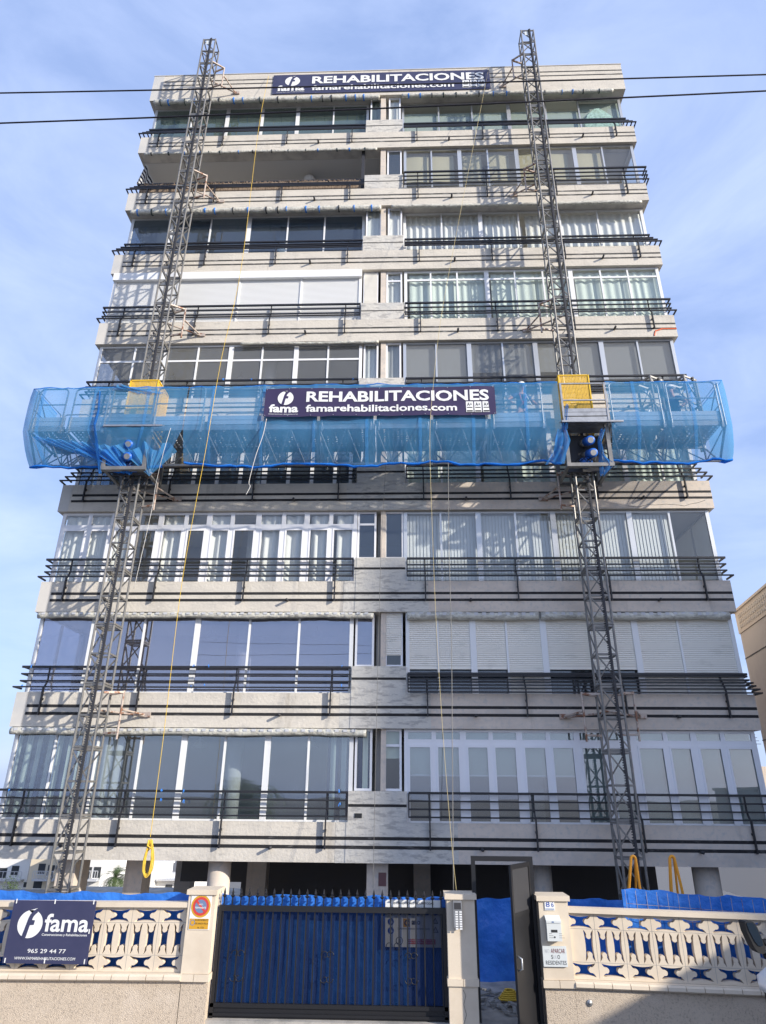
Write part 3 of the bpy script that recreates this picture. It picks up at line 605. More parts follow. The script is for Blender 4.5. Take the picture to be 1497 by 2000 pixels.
# drive units round each mast
def drive(x, name):
    x0, x1 = x-.62, x+.62; zb = 11.62
    b = MB()
    for xx in (x0+.06, x1-.06): b.box(xx-.05, xx+.05, -1.72, -1.62, zb, PD+.1)
    b.box(x0, x1, -1.74, -1.60, zb-.10, zb); b.box(x0, x1, -1.74, -1.60, PD+.10, PD+.2)
    for xx in (x0+.06, x1-.06): b.box(xx-.05, xx+.05, -.56, -.46, zb, PD+.1); b.box(xx-.04, xx+.04, -1.6, -.56, zb-.06, zb)
    b.box(x0, x1, -.54, -.46, zb-.1, zb)
    o = b.build('drive_frame', 'steel', plat)
    MB().box(x0+.12, x1-.12, -1.2, -1.16, zb+.0, PD+.05).build('back_plate', 'dark_steel', o)
    for (dx, z, r) in ((.02, 12.40, .13), (.05, 12.02, .13)):
        m = MB(); m.tube([(x+dx,-1.16,z+.10),(x+dx+.02,-1.5,z-.02)], r*.9, 16); m.build('gearbox', 'steel', o, True)
        m = MB(); m.tube([(x+dx+.02,-1.50,z-.02),(x+dx+.04,-1.76,z-.12),(x+dx+.04,-1.79,z-.13)], r, 18, r*.92); mo = m.build('motor', 'motor_blue', o, True)
        MB().tube([(x+dx+.04,-1.79,z-.131),(x+dx+.0405,-1.797,z-.1335)], r*.62, 16).build('fan_grille', 'galv', mo)
    m = MB(); m.lathe((x-.02,-1.42,11.66), [(.02,0),(.17,.02),(.17,.20),(.14,.22),(.02,.22)], 20); m.build('brake_drum', 'motor_blue', o, True)
    c = MB()
    for i in range(3):
        c.tube([(x-.35+.1*i,-1.5,11.75),(x-.2+.12*i,-1.62,11.9-.05*i),(x-.05+.1*i,-1.6,11.72),(x+.2+.05*i,-1.5,12.1)], .012, 6)
    c.build('hoses', 'rubber', o)
    # front gate of the unit, one step proud of the deck edge
    g = MB(); zz = PD+.2; yg = .055 if x < 0 else 0
    for xx in (x0+.02, x1-.02): g.bar((xx,-1.86+yg,zz-.1),(xx,-1.86+yg,PD+1.34), .05)
    for z in (PD+.78, PD+1.32): g.bar((x0,-1.86+yg,z),(x1,-1.86+yg,z), .035)
    for z in (PD+.14, PD+.28, PD+.40): g.box(x0, x1, -1.87+yg, -1.82+yg, z, z+.11)
    g.bar((x0-.05,-1.88,PD+.1),(x1+.35,-1.88,PD+.09), .05); g.box(x0+.05,x1-.05,-1.82,-1.2,PD+.12,PD+.14); g.build('front_gate', 'galv', o)
drive(LX+.02, 'left'); drive(RX+.02, 'right')
# perforated yellow mast guards
mg = bpy.data.materials.new('yellow_mesh'); mg.use_nodes = True; M['yellow_mesh'] = mg
nt = mg.node_tree; nt.nodes.clear(); n = nt.nodes.new; l = nt.links.new
o_ = n('ShaderNodeOutputMaterial'); p_ = n('ShaderNodeBsdfPrincipled'); tr_ = n('ShaderNodeBsdfTransparent'); x_ = n('ShaderNodeMixShader')
p_.inputs['Base Color'].default_value = (.72,.44,.05,1); p_.inputs['Roughness'].default_value = .5
tc_ = n('ShaderNodeTexCoord'); mp_ = n('ShaderNodeMapping'); mp_.inputs['Scale'].default_value = (24,24,24); ck = n('ShaderNodeTexVoronoi'); ck.inputs['Randomness'].default_value = .1; ck.inputs['Scale'].default_value = 1
lt = n('ShaderNodeMath'); lt.operation = 'LESS_THAN'; lt.inputs[1].default_value = .33
l(tc_.outputs['Object'], mp_.inputs[0]); l(mp_.outputs[0], ck.inputs['Vector']); l(ck.outputs['Distance'], lt.inputs[0]); l(lt.outputs[0], x_.inputs[0]); l(p_.outputs[0], x_.inputs[1]); l(tr_.outputs[0], x_.inputs[2]); l(x_.outputs[0], o_.inputs[0])
def cage(x0, x1):
    y0, y1, z0, z1 = -1.34, -.50, PD+.12, 14.68; b = MB()
    for x in (x0, x1):
        for y in (y0, y1): b.bar((x,y,z0),(x,y,z1), .035)
    for z in (z0+.02, z1-.02):
        b.bar((x0,y0,z),(x1,y0,z), .035); b.bar((x0,y1,z),(x1,y1,z), .035); b.bar((x0,y0,z),(x0,y1,z), .035); b.bar((x1,y0,z),(x1,y1,z), .035)
    o = b.build('mast_guard', 'yellow', plat); m = MB()
    m.poly([(x0,y0,z0),(x1,y0,z0),(x1,y0,z1),(x0,y0,z1)]); m.poly([(x0,y0,z0),(x0,y1,z0),(x0,y1,z1),(x0,y0,z1)]); m.poly([(x1,y0,z0),(x1,y1,z0),(x1,y1,z1),(x1,y0,z1)]); m.poly([(x0,y1,z0),(x1,y1,z0),(x1,y1,z1),(x0,y1,z1)])
    m.build('guard_mesh', 'yellow_mesh', o)
    if x0 < 0: MB().box(x0+.2, x1-.15, y1-.03, y1-.02, z1-1.1, z1-.15).build('guard_panel', 'yellow', o)
cage(LX-.40, LX+.42); cage(RX-.45, RX+.40)
# spare mast sections parked upright on the right end of the deck
for i, (px, lab) in enumerate(((1277, 'inner grey mast section parked upright on the right end of the platform'), (1343, 'outer grey mast section parked upright next to the platform end rail'))):
    x = at(px, 790, -.95).x
    t = thing('spare_mast_section', lab, 'mast section', (x, -.95, PD+.15), 'spare mast sections on the platform')
    o = mast_section(t, 'lattice'); o.matrix_parent_inverse = Matrix.Identity(4); o.rotation_euler.z = R_(28); o.scale = (1, 1, 1.22)
# ---------------------------------------------------------------- blue debris netting round the platform
def net_sheet(x0, x1, seed, gx=None, wrapl=False, wrapr=False, top=14.09, nx=None):
    """front sheet with folds; bottom pulled towards gx; optional turn round an end"""
    rnd = random.Random(seed); prof = [(-1.87, top), (-1.885, 13.75), (-1.88, 13.35), (-1.875, 12.95), (-1.87, 12.66), (-1.80, 12.40), (-1.70, 12.15), (-1.58, 11.93), (-1.46, 11.76)]
    n = nx or int((x1-x0)/.16); cols = [(x0+(x1-x0)*i/n, None) for i in range(n+1)]
    ph = [rnd.uniform(0, 6) for _ in range(6)]
    b = MB(); rows = []
    for j, (y, z) in enumerate(prof):
        r = []
        ext = [(x0-.02, -.45), (x0-.03, -1.1)] if wrapl else []
        ex2 = [(x1+.03, -1.1), (x1+.02, -.45)] if wrapr else []
        for x, yy in [(a, c) for a, c in ext]+cols+[(a, c) for a, c in ex2]:
            f = j/8; slack = .010+.03*max(0, f-.45)
            if yy is None:
                yv = y+slack*(math.sin(x*5.1+ph[0]+f*2)+.6*math.sin(x*11.3+ph[1]-f*3)+.4*math.sin(x*23+ph[4]))+.02*math.sin(f*9+x)
                zv = z+(.05*math.sin(x*1.9+ph[2])+.03*math.sin(x*4.7+ph[3]) if j == 8 else 0)-(.03*abs(math.sin(x*2.01)) if j == 0 else 0); xv = x
            else:
                yv, zv, xv = yy, (z if z > 12.6 else 12.6+(z-12.6)*(.78 if yy < -1 else .30)), x+.02*math.sin(f*8+yy*3)
            if gx is not None and f > .5:
                k = (f-.5)*2*math.exp(-((xv-gx)/1.9)**2); xv = xv+(gx-xv)*.72*k; zv -= .14*k; yv += .05*k*math.sin(x*19)
            r.append((xv, yv, zv))
        rows.append(r)
    m = len(rows[0]); vs = [p for r in rows for p in r]
    b.mesh(vs, [(j*m+i, j*m+i+1, (j+1)*m+i+1, (j+1)*m+i) for j in range(8) for i in range(m-1)])
    return b, rows
def roll(pts, r, seed):
    rnd = random.Random(seed); b = MB(); pts = [V(p) for p in pts]; out = []
    for p in pts: out.append(p+V((0, rnd.uniform(-.02, .02), rnd.uniform(-.02, .02))))
    n = 7; vs = []; 
    for i, p in enumerate(out):
        rr = r*(.75+.5*abs(math.sin(i*.9+seed)))
        for k in range(n):
            a = 2*math.pi*k/n; vs.append((p.x, p.y+rr*math.cos(a), p.z+rr*.8*math.sin(a)))
    b.mesh(vs, [(i*n+k, i*n+(k+1) % n, (i+1)*n+(k+1) % n, (i+1)*n+k) for i in range(len(out)-1) for k in range(n)])
    return b
def net(name, label, x0, x1, seed, **kw):
    b, rows = net_sheet(x0, x1, seed, **kw)
    o = b.build('debris_net', 'net', None, True); tag(o, label, 'safety net', 'blue nets round the work platform')
    roll(rows[-1], .035, seed).build('rolled_hem', 'net_edge', o, True)
    m = len(rows[0]); step = 9
    for i in range(4, m-2, step):
        s_ = MB(); vs = []
        for r in rows:
            p, q = r[i], r[i+1]; vs += [(p[0], p[1]-.012, p[2]), ((p[0]*.45+q[0]*.55), p[1]*.45+q[1]*.55-.012, p[2]*.45+q[2]*.55)]
        s_.mesh(vs, [(2*j, 2*j+1, 2*j+3, 2*j+2) for j in range(len(rows)-1)]); s_.build('seam', 'net', o)
    roll([(p[0], p[1]+.03, p[2]+.0) for p in rows[0]], .016, seed+3).build('top_hem', 'net_edge', o, True)
    return o
nl = net('l', 'blue net gathered in radial folds under the left mast drive at the platform end', -9.86, -5.4, 11, gx=-6.95, wrapl=True)
nc = net('c', 'long middle blue net stretched behind the lower company banner', -5.36, 4.93, 23)
nr = net('r', 'short blue net on the right platform end with parked mast sections', 6.26, 9.44, 31, wrapr=True)
# dense gathered folds: fan under the left drive, bunches beside the right drive
def fan(c, pts, seed, m, parent, waves=.05):
    b = MB(); vs = [tuple(c)]; rnd = random.Random(seed)
    for i, p in enumerate(pts): vs.append((p[0], p[1]+(waves if i % 2 else -waves), p[2]))
    b.mesh(vs, [(0, i, i+1) for i in range(1, len(pts))]); return b.build('gathered_fold', m, parent)
g = at(255, 928, -1.62)
fan(g, [(-9.75+i*.16, -1.80, 12.55-.35*(i/16)+.0*i) for i in range(17)], 1, 'net', nl, .05)
fan(g, [(-8.3+i*.13, -1.78, 12.1+.1*math.sin(i)) for i in range(10)], 2, 'net_dense', nl, .06)
fan(at(292, 930, -1.62), [(-7.2+i*.13, -1.78, 12.2+.15*math.sin(i*1.3)) for i in range(14)], 3, 'net', nl, .06)
def bunch(pts, w0, m, parent, seed):
    """crumpled vertical bundle"""
    rnd = random.Random(seed); b = MB(); n = 9; vs = []
    for i, (p, w_) in enumerate(zip(pts, w0)):
        for k in range(n):
            u = k/(n-1)-.5; vs.append((p[0]+u*w_, p[1]+.05*math.sin(k*1.9+i*.8+seed)+rnd.uniform(-.02, .02), p[2]+rnd.uniform(-.03, .03)))
    b.mesh(vs, [(i*n+k, i*n+k+1, (i+1)*n+k+1, (i+1)*n+k) for i in range(len(pts)-1) for k in range(n-1)])
    return b.build('gathered_fold', m, parent, True)
bunch([at(1098, 838, -1.8), at(1100, 858, -1.8), at(1096, 880, -1.75), at(1084, 905, -1.7)], (.25, .42, .36, .5), 'net_dense', nc, 4)
bunch([at(1178, 838, -1.8), at(1172, 862, -1.8), at(1176, 890, -1.75), at(1186, 908, -1.7), at(1178, 930, -1.7)], (.12, .12, .16, .42, .10), 'net_dense', nr, 5)
bunch([at(1108, 790, -1.86), at(1105, 815, -1.86), at(1103, 840, -1.86)], (.08, .16, .14), 'net_dense', nc, 6)
bunch([at(196, 765, -1.9), at(193, 800, -1.9), at(185, 830, -1.9), at(190, 870, -1.85), at(196, 925, -1.7)], (.03, .05, .04, .05, .08), 'net_dense', nl, 7)
bunch([at(235, 752, -1.9), at(240, 757, -1.9), at(300, 770, -1.88)], (.15, .5, .8), 'net', nl, 8)

# ---------------------------------------------------------------- banners with the company lettering
F_OUT = [(.33,1.1),(.12,.94),(-.09,.70),(-.20,.42),(-.26,.14),(-.38,-.42),(-.51,-.95),(-.36,-1.1),(-.20,-1.02),(-.14,-.9),(-.07,-.5),(.01,-.08),(.31,-.06),(.36,.26),(.11,.29),(.14,.44),(.21,.58),(.33,.72),(.47,.84),(.38,.99)]
def logo(cx, cz, rx, rz, y, ink, ground, parent, lift=lambda x, z: 0):
    n = 40; b = MB(); b.v = [(cx+rx*math.cos(2*math.pi*i/n), y+lift(cx, cz), cz+rz*math.sin(2*math.pi*i/n)) for i in range(n)]; b.f = [tuple(range(n))]
    o = b.build('emblem', ink, parent)
    c = MB(); c.prism([(cx+rx*u, cz+rz*v) for u, v in F_OUT], y-.003+lift(cx, cz), y-.0015+lift(cx, cz)); c.build('emblem_letter', ground, o)
    t = MB(); t.poly([(cx+rx*.40, y+lift(cx, cz), cz+rz*1.14), (cx-rx*.25, y+lift(cx, cz), cz+rz*.965), (cx-rx*.02, y+lift(cx, cz), cz+rz*.80)])
    t.build('emblem_tip', ink, o)
def banner(x0, x1, z0, z1, y, amp, label):
    lift = lambda x, z: amp*(math.sin(x*2.6+z*3)+.6*math.sin(x*6.1-z*4))
    nx, nz = 90, 10; b = MB(); vs = []
    for j in range(nz+1):
        for i in range(nx+1):
            x = x0+(x1-x0)*i/nx; z = z0+(z1-z0)*j/nz; vs.append((x, y+lift(x, z), z-amp*.9*(math.sin(i*.35)**2)*(1 if j in (0,) else 0)))
    b.mesh(vs, [(j*(nx+1)+i, j*(nx+1)+i+1, (j+1)*(nx+1)+i+1, (j+1)*(nx+1)+i) for j in range(nz) for i in range(nx)])
    o = b.build('banner', 'banner_print' if amp > .003 else 'navy_print', None, True); tag(o, label, 'banner', 'company banners')
    P = lambda u: x0+(x1-x0)*u
    Q = lambda v: z0+(z1-z0)*v
    T = lambda s, a, c, d, e, m='white_print', bold=.0, sh=0: text_mesh(s, P(a), P(c), Q(d), Q(e), y-.012, 'lettering', m, o, bold, .001, sh, lift)
    logo(P(.091), Q(.645), (x1-x0)*.0345, (z1-z0)*.245, y-.010, 'white_print', 'banner_print' if amp > .003 else 'navy_print', o, lift)
    T('fama', .022, .149, .14, .43, bold=.035); T('Construcciones y Rehabilitaciones', .022, .149, .055, .10, bold=.0)
    T('REHABILITACIONES', .182, .973, .49, .87, bold=.03)
    T('famarehabilitaciones.com', .182, .834, .14, .39, bold=.025)
    for a in (.873, .9085, .944):
        MB().box(P(a), P(a+.031), y-.010+lift(P(a), Q(.3)), y-.006+lift(P(a), Q(.3)), Q(.09), Q(.46)).build('stamp', 'white_print', o)
        lf = lift(P(a), Q(.3))
        text_mesh('A+', P(a+.005), P(a+.026), Q(.30), Q(.42), y-.014+lf, 'lettering', 'dark_print', o, .01)
        MB().box(P(a+.004), P(a+.027), y-.0135+lf, y-.012+lf, Q(.235), Q(.262)).build('print_line', 'dark_print', o)
        MB().box(P(a+.003), P(a+.028), y-.0135+lf, y-.012+lf, Q(.105), Q(.15)).build('print_line', 'dark_print', o)
    e = MB()
    for i in range(11):
        for z in (z0+.03, z1-.03):
            x = x0+.04+(x1-x0-.08)*i/10; e.lathe((x, y-.012+lift(x, z), z), [(.014, 0), (.014, .004)], 8, 'y')
    e.build('eyelets', 'galv', o)
    return o
banner(-3.17, 3.18, 12.99, 13.90, -1.965, .012, 'crumpled purple company banner tied to the railing of the work platform')
banner(-4.53, 4.20, 29.21, 30.37, -.035, .001, 'flat navy company banner across the top band below the roof edge')

# ---------------------------------------------------------------- rolled awnings under the bands
random.seed(5)
def awning(k, x0, x1, r, label, style):
    z = PZ(k+1)-.02-r; b = MB(); n = int((x1-x0)/.09); vs = []; m = 10
    for i in range(n+1):
        x = x0+(x1-x0)*i/n; rr = r*(1+.06*math.sin(i*.5)+random.uniform(-.05, .05)); dz = .012*math.sin(i*.17)
        for q in range(m):
            a = 2*math.pi*q/m; vs.append((x, -.005+rr*.8*math.cos(a), z+dz+rr*math.sin(a)))
    b.mesh(vs, [(i*m+q, i*m+(q+1) % m, (i+1)*m+(q+1) % m, (i+1)*m+q) for i in range(n) for q in range(m)]+[tuple(range(m)), tuple(n*m+q for q in range(m))])
    o = b.build('rolled_awning', 'plastic_wrap', None, True); tag(o, label, 'awning', 'rolled awnings')
    MB().box(x0+.02, x1-.02, .02, .06, PZ(k+1)-.03, PZ(k+1)-.002).build('front_bar', 'dark_steel', o)
    if style == 'tape':
        x = x0+.25
        while x < x1-.1:
            w_ = random.uniform(.02, .05); MB().lathe((x, -.005, z), [(r*1.02, 0), (r*1.07, .004), (r*1.07, w_), (r*1.02, w_+.004)], 12, 'x').build('tape_band', random.choice(['tape', 'dark_steel', 'tape', 'lamp_dark']), o); x += random.uniform(.3, .75)
    if style == 'check':
        x = x0+.12
        while x < x1-.2:
            MB().box(x, x+.10, -.085, -.078, z+.01, z+r*.8).build('fabric_stripe', 'grey_print', o); x += .21
    return o
for k, s, a, c, y, r, lab, st in (
    (9, 'L', 302, 742, 200, .115, 'plastic-wrapped awning roll with blue tape under the roof band, left half', 'tape'),
    (9, 'R', 785, 1200, 190, .085, 'thin grey wrapped awning roll under the roof band, right half', 'tape'),
    (8, 'L', 283, 737, 300, .06, 'slim awning roll with blue knots above the open terrace', 'tape'),
    (7, 'L', 257, 745, 412, .115, 'fat wrapped awning roll with many blue tape bands below the open terrace', 'tape'),
    (7, 'R', 765, 1256, 408, .07, 'slim cream awning roll above the pleated white curtains', ''),
    (5, 'L', 470, 740, 676, .05, 'short thin cream awning roll above the see-through grey windows', ''),
    (2, 'L', 76, 730, 1200, .085, 'yellowish taped awning roll above the violet mirror windows', 'check'),
    (2, 'R', 795, 1052, 1200, .105, 'left grey checked awning roll above the closed roller shutters', 'check'),
    (2, 'R', 1056, 1424, 1200, .105, 'right grey checked awning roll above the closed roller shutters', 'check'),
    (1, 'L', 22, 716, 1424, .09, 'wrapped awning roll with loose plastic above the navy striped curtains', 'check')):
    awning(k, at(a, y, 0).x, at(c, y, 0).x, r, lab, st)
# ---------------------------------------------------------------- ropes and overhead cables
def rope(label, pts, r, m, cat='rope', name='rope', sub=6):
    P = [V(p) for p in pts]; out = []
    for i in range(len(P)-1):
        a, b_, c, d = P[max(i-1, 0)], P[i], P[i+1], P[min(i+2, len(P)-1)]
        for q in range(sub):
            t = q/sub; out.append(.5*((2*b_)+(-a+c)*t+(2*a-5*b_+4*c-d)*t*t+(-a+3*b_-3*c+d)*t**3))
    out.append(P[-1]); o = MB().tube(out, r, 6).build(name, m, None, True); return tag(o, label, cat)
Yr = -2.15
ry = rope('yellow rope hanging the full height left of centre with a coil at its end', [at(525, 148, -.06), at(505, 255, -1.2), at(472, 520, -1.9), at(433, 700, Yr), at(402, 880, Yr), at(357, 1130, Yr), at(322, 1420, -2.2), at(300, 1590, -2.2), at(294, 1635, -2.2)], .0065, 'rope_yellow')
random.seed(9)
for i in range(9):
    c = at(290+random.uniform(-2, 2), 1676, -2.2); w_ = random.uniform(.05, .105); h = random.uniform(.28, .36); pts = []
    for q in range(25):
        a = 2*math.pi*q/24; pts.append((c.x+w_*math.sin(a)*(1-.45*math.cos(a)), c.y+random.uniform(-.01, .01)+.03*math.sin(i*2), c.z+h*math.cos(a)))
    MB().tube(pts, .010, 5).build('coil', 'rope_yellow', ry, True)
MB().tube([at(291, 1640, -2.25), at(288, 1652, -2.25), at(296, 1656, -2.22), at(288, 1662, -2.2)], .016, 6).build('coil_tie', 'rope_yellow', ry, True)
rope('pale yellow rope right of centre hanging from the roof banner down behind the gate pillar', [at(955, 133, -.08), at(930, 260, -1.0), at(893, 450, -1.7), at(862, 620, -2.0), at(846, 760, -2.1), at(840, 860, -2.1), at(845, 1040, -2.1), at(853, 1230, -2.2), at(866, 1440, -2.3), at(882, 1640, -2.4), at(892, 1742, -2.5)], .0055, 'rope_pale')
rope('thin grey cord beside the pale yellow rope under the middle net', [at(876, 905, -1.6), at(877, 1050, -1.6), at(882, 1250, -1.7), at(884, 1480, -2.0), at(886, 1742, -2.4)], .009, 'rope_grey', 'cord', 'cord')
rope('thin grey cord in front of the raised plaster blocks near the centre axis', [at(754, 905, -.4), at(744, 1100, -.4), at(736, 1400, -.4), at(729, 1735, -.4)], .006, 'rope_grey', 'cord', 'cord')
rope('white rope end hanging from the railing left of the lower banner', [at(521, 818, -1.95), at(514, 850, -1.95), at(500, 890, -1.95), at(487, 940, -1.9), at(489, 950, -1.9), at(481, 966, -1.9)], .008, 'rope_white')
rope('white rope hanging beside the left mast drive down to the net hem', [at(334, 836, -1.95), at(331, 845, -1.95), at(318, 890, -1.95), at(304, 950, -1.6), at(296, 1000, -1.5), at(262, 1150, -1.4)], .006, 'rope_white')
for y0, y1, lab, r in ((184, 148, 'upper of the two dark overhead cables crossing in front of the top floors', .0078), (243, 180, 'lower of the two dark overhead cables crossing in front of the top floors', .0082)):
    a, c = at(0, y0, -13), at(1497, y1, -13); d = c-a
    pts = [a+d*t-V((0, 0, .10*(1-((t-.5)*2)**2))*1) if False else a+d*t+V((0, 0, .018*((t-.5)*2)**2)) for t in [-.8+.1*i for i in range(27)]]
    tag(MB().tube(pts, r, 6).build('overhead_cable', 'cable', None, True), lab, 'cable')
# ---------------------------------------------------------------- street wall, gate, door
FY = -3.85
def hole_h(cx, cz, a=.20, b=.10, flip=False):
    pts = []
    for i in range(9):
        u = -1+2*i/8; pts.append((a*u, b*(.74+.26*u*u)))
    k = .58*a; r = .041
    side = [(a*.84, b*.60), (a*.70, b*.42)]+[(k+r*math.cos(R_(t)), r*math.sin(R_(t))) for t in range(70, 300, 23)]+[(a*.70, -b*.42), (a*.84, -b*.60)]
    bot = [(-x, -z) for x, z in pts]
    l = [(-x, -z) for x, z in side]
    p = pts+side+bot+l
    return [((cx+z, cz+x) if flip else (cx+x, cz+z)) for x, z in p]
def lattice(x0, x1, z0, z1, holes, y, thick, name, m, parent, shear=0.0, xs=0):
    cu = bpy.data.curves.new('c', 'CURVE'); cu.dimensions = '2D'; cu.fill_mode = 'BOTH'; cu.extrude = thick/2
    for pl in [[(x0,z0),(x1,z0),(x1,z1),(x0,z1)]]+holes:
        sp = cu.splines.new('POLY'); sp.points.add(len(pl)-1); sp.use_cyclic_u = True
        for p, q in zip(sp.points, pl): p.co = (q[0], q[1], 0, 1)
    ob = bpy.data.objects.new('tmp', cu); col.objects.link(ob)
    me = bpy.data.meshes.new_from_object(ob.evaluated_get(bpy.context.evaluated_depsgraph_get()))
    bpy.data.objects.remove(ob); bpy.data.curves.remove(cu)
    for v in me.vertices: v.co = (v.co.x, y+v.co.z, v.co.y+shear*(v.co.x-xs))
    return link(name, me, m, parent)
def sheared(mb, shear, xs):
    mb.v = [(x, y, z+shear*(x-xs)) for x, y, z in mb.v]; return mb
def street_wall(x0, x1, xs0, label, shear, xs, nseed):
    t = thing('street_wall', label, 'wall', ((x0+x1)/2, -3.75, 0), 'white latticed street walls')
    S = lambda b: sheared(b, shear, xs)
    S(MB().box(x0, x1, FY, -3.60, -.45, .55)).build('base', 'pebble', t)
    n = round((x1-x0)/.30); w_ = (x1-x0)/n
    for i in range(n):
        xa = x0+i*w_; b = MB(); b.prism([(0,0)], 0, 0) if False else None
        prof = [(-3.62, .552), (FY-.06, .552), (FY-.085, .575), (FY-.08, .625), (FY-.05, .655), (-3.62, .672)]
        vs = [(xa+.006, y, z) for y, z in prof]+[(xa+w_-.006, y, z) for y, z in prof]; q = len(prof)
        b.mesh(vs, [tuple(range(q)), tuple(range(2*q-1, q-1, -1))]+[(j, (j+1) % q, q+(j+1) % q, q+j) for j in range(q)])
        S(b).build('coping_tile', 'cream', t)
    S(MB().box(x0, x1, FY-.055, -3.64, .56, .66)).build('mortar', 'cream', t)
    holes = []; x = xs0
    xlo = x0+.003; xhi = x1-.003
    while x-.49 > x0: x -= .49
    while x < x1+.3:
        for cz in (1.505, .80):
            if x-.196 > xlo-.012 and x+.196 < xhi: holes.append(hole_h(x, cz, .195, .10))
        for dx in (-.1225, .1225):
            if x+dx-.1 > xlo and x+dx+.1 < xhi: holes.append(hole_h(x+dx, 1.155, .235, .085, True))
        x += .49
    lattice(x0, x1, .665, 1.64, holes, -3.75, .10, 'lattice', 'cream', t, shear, xs)
    g = MB(); x = xs0-.245
    while x-.49 > x0: x -= .49
    while x < x1:
        if x > x0: g.box(x-.0025, x+.0025, -3.8015, -3.7995, .68, 1.63)
        x += .49
    for z in (1.40, .91): g.box(x0, x1, -3.8013, -3.7995, z-.0025, z+.0025)
    S(g).build('joints', 'concrete', t)
    S(MB().box(x0, x1, FY-.02, -3.66, 1.641, 1.72)).build('cap', 'cream', t)
    return t
street_wall(-9.2, -3.20, at(233.8, 1780, -3.80).x, 'pale latticed street wall left of the gate carrying the company board', .008, -3.2, 1)
street_wall(3.503, 10.5, at(1133, 1799, -3.80).x, 'pale latticed street wall right of the door, partly in shadow', -.021, 3.52, 2)
def pillar(x0, x1, zt, label, lower):
    t = thing('gate_pillar', label, 'pillar', ((x0+x1)/2, -3.65, 0), 'gate pillars')
    y0, y1 = FY-.03, -3.42
    MB().box(x0, x1, y0, y1, .66 if lower else -.45, zt-.085).build('shaft', 'cream', t)
    MB().box(x0-.035, x1+.035, y0-.035, y1+.035, zt-.08, zt).build('cap', 'cream', t)
    b = MB(); n = 15
    for i in range(n):
        xc = x0+(x1-x0)*(i+.5)/n; b.lathe((xc, y0-.018, zt-.083), [((x1-x0)/n*.46, -.0), ((x1-x0)/n*.46, .016)], 8, 'y')
    b.build('scallops', 'cream', t)
    xm = (x0+x1)/2
    for a, c in ((x0-.02, xm-.004), (xm+.004, x1+.02)): MB().box(a, c, y0-.03, y1, .552, .655).build('coping_tile', 'cream', t)
    if lower: MB().box(x0+.01, x1, y0+.03, y1, -.45, .55).build('base', 'pebble', t)
    return t
pillar(-3.22, -2.74, 1.925, 'cream pillar left of the gate with a round no-parking sign', True)
pb = pillar(1.38, 1.87, 1.905, 'cream pillar between gate and door with a silver intercom', False)
MB().tube([(1.62,FY-.032,.5),(1.66,FY-.032,.42),(1.62,FY-.032,.3),(1.66,FY-.032,.16),(1.60,FY-.032,.0),(1.61,FY-.032,-.1)], .003, 4).build('crack', 'dark_print', pb)
pillar(2.99, 3.50, 1.90, 'cream pillar right of the door with house number and mailbox', True)
# gate
gt = thing('driveway_gate', 'black spear-topped sliding gate between two cream pillars', 'gate', (-.68, -3.6, 0))
x0, x1 = -2.71, 1.37; GY = -3.66
b = MB(); b.box(x0, x1, GY-.03, GY+.03, 1.57, 1.66); b.box(x0, x1, GY-.03, GY+.03, .15, .21); b.box(x0, x1, GY-.025, GY+.025, -.08, -.02); b.box(x0, x1, GY-.03, GY+.03, .03, .07)
b.box(x0, x0+.06, GY-.03, GY+.03, -.25, 1.57); b.box(x1-.06, x1, GY-.03, GY+.03, -.25, 1.57); b.build('gate_frame', 'gate_black', gt)
MB().box(x0+.06, x1-.06, GY+.0, GY+.012, -.25, .15).build('kick_plate', 'gate_black', gt)
n = 27
for i in range(n):
    x = x0+.08+(x1-x0-.16)*i/(n-1); b = MB(); b.box(x-.011, x+.011, GY-.012, GY+.010, .21, 1.57); b.box(x-.010, x+.010, GY-.010, GY+.010, 1.66, 1.80)
    b.lathe((x, GY, 1.78), [(.012, 0), (.045, .03), (.016, .05), (.022, .075), (.003, .155)], 6); b.build('bar', 'gate_black', gt)
MB().poly([(x0+.06,GY+.03,.2),(x1-.06,GY+.03,.2),(x1-.06,GY+.03,1.58),(x0+.06,GY+.03,1.58)]).build('screen', 'gate_screen', gt)
for xc in (-2.3, -.72, .75):
    for sx in (-1, 1):
        for zc, sz in ((.92, 1), (.58, -1)):
            pts = []
            for q in range(17):
                a = q/16*5.2; rr = .075*(1-q/22); pts.append((xc+sx*(.16+rr*math.cos(a)-.12), GY-.02, zc+sz*rr*math.sin(a)))
            MB().tube(pts, .007, 5).build('scroll', 'gate_black', gt, True)
# pedestrian door
dr = thing('street_door', 'tall black steel door standing open in its frame beside the gate', 'door', (2.4, -3.6, 0))
b = MB(); b.box(1.86, 1.93, -3.66, -3.58, -.1, 2.49); b.box(2.91, 2.98, -3.66, -3.58, -.1, 2.49); b.box(1.93, 2.91, -3.66, -3.58, 2.41, 2.49); b.box(1.93, 2.91, -3.64, -3.60, -.1, -.05)
b.build('door_frame', 'gate_black', dr)
h = V((2.90, -3.66, 0)); f = V((2.455, -4.36, 0)); d = (f-h).normalized(); nn = V((d.y, -d.x, 0))
def slab(b, s0, s1, t0, t1, z0, z1):
    ps = [h+d*s0+nn*t0, h+d*s1+nn*t0, h+d*s1+nn*t1, h+d*s0+nn*t1]; vs = [(p.x, p.y, z0) for p in ps]+[(p.x, p.y, z1) for p in ps]
    return b.mesh(vs, [(0,3,2,1),(4,5,6,7),(0,1,5,4),(1,2,6,5),(2,3,7,6),(3,0,4,7)])
Ld = (f-h).length
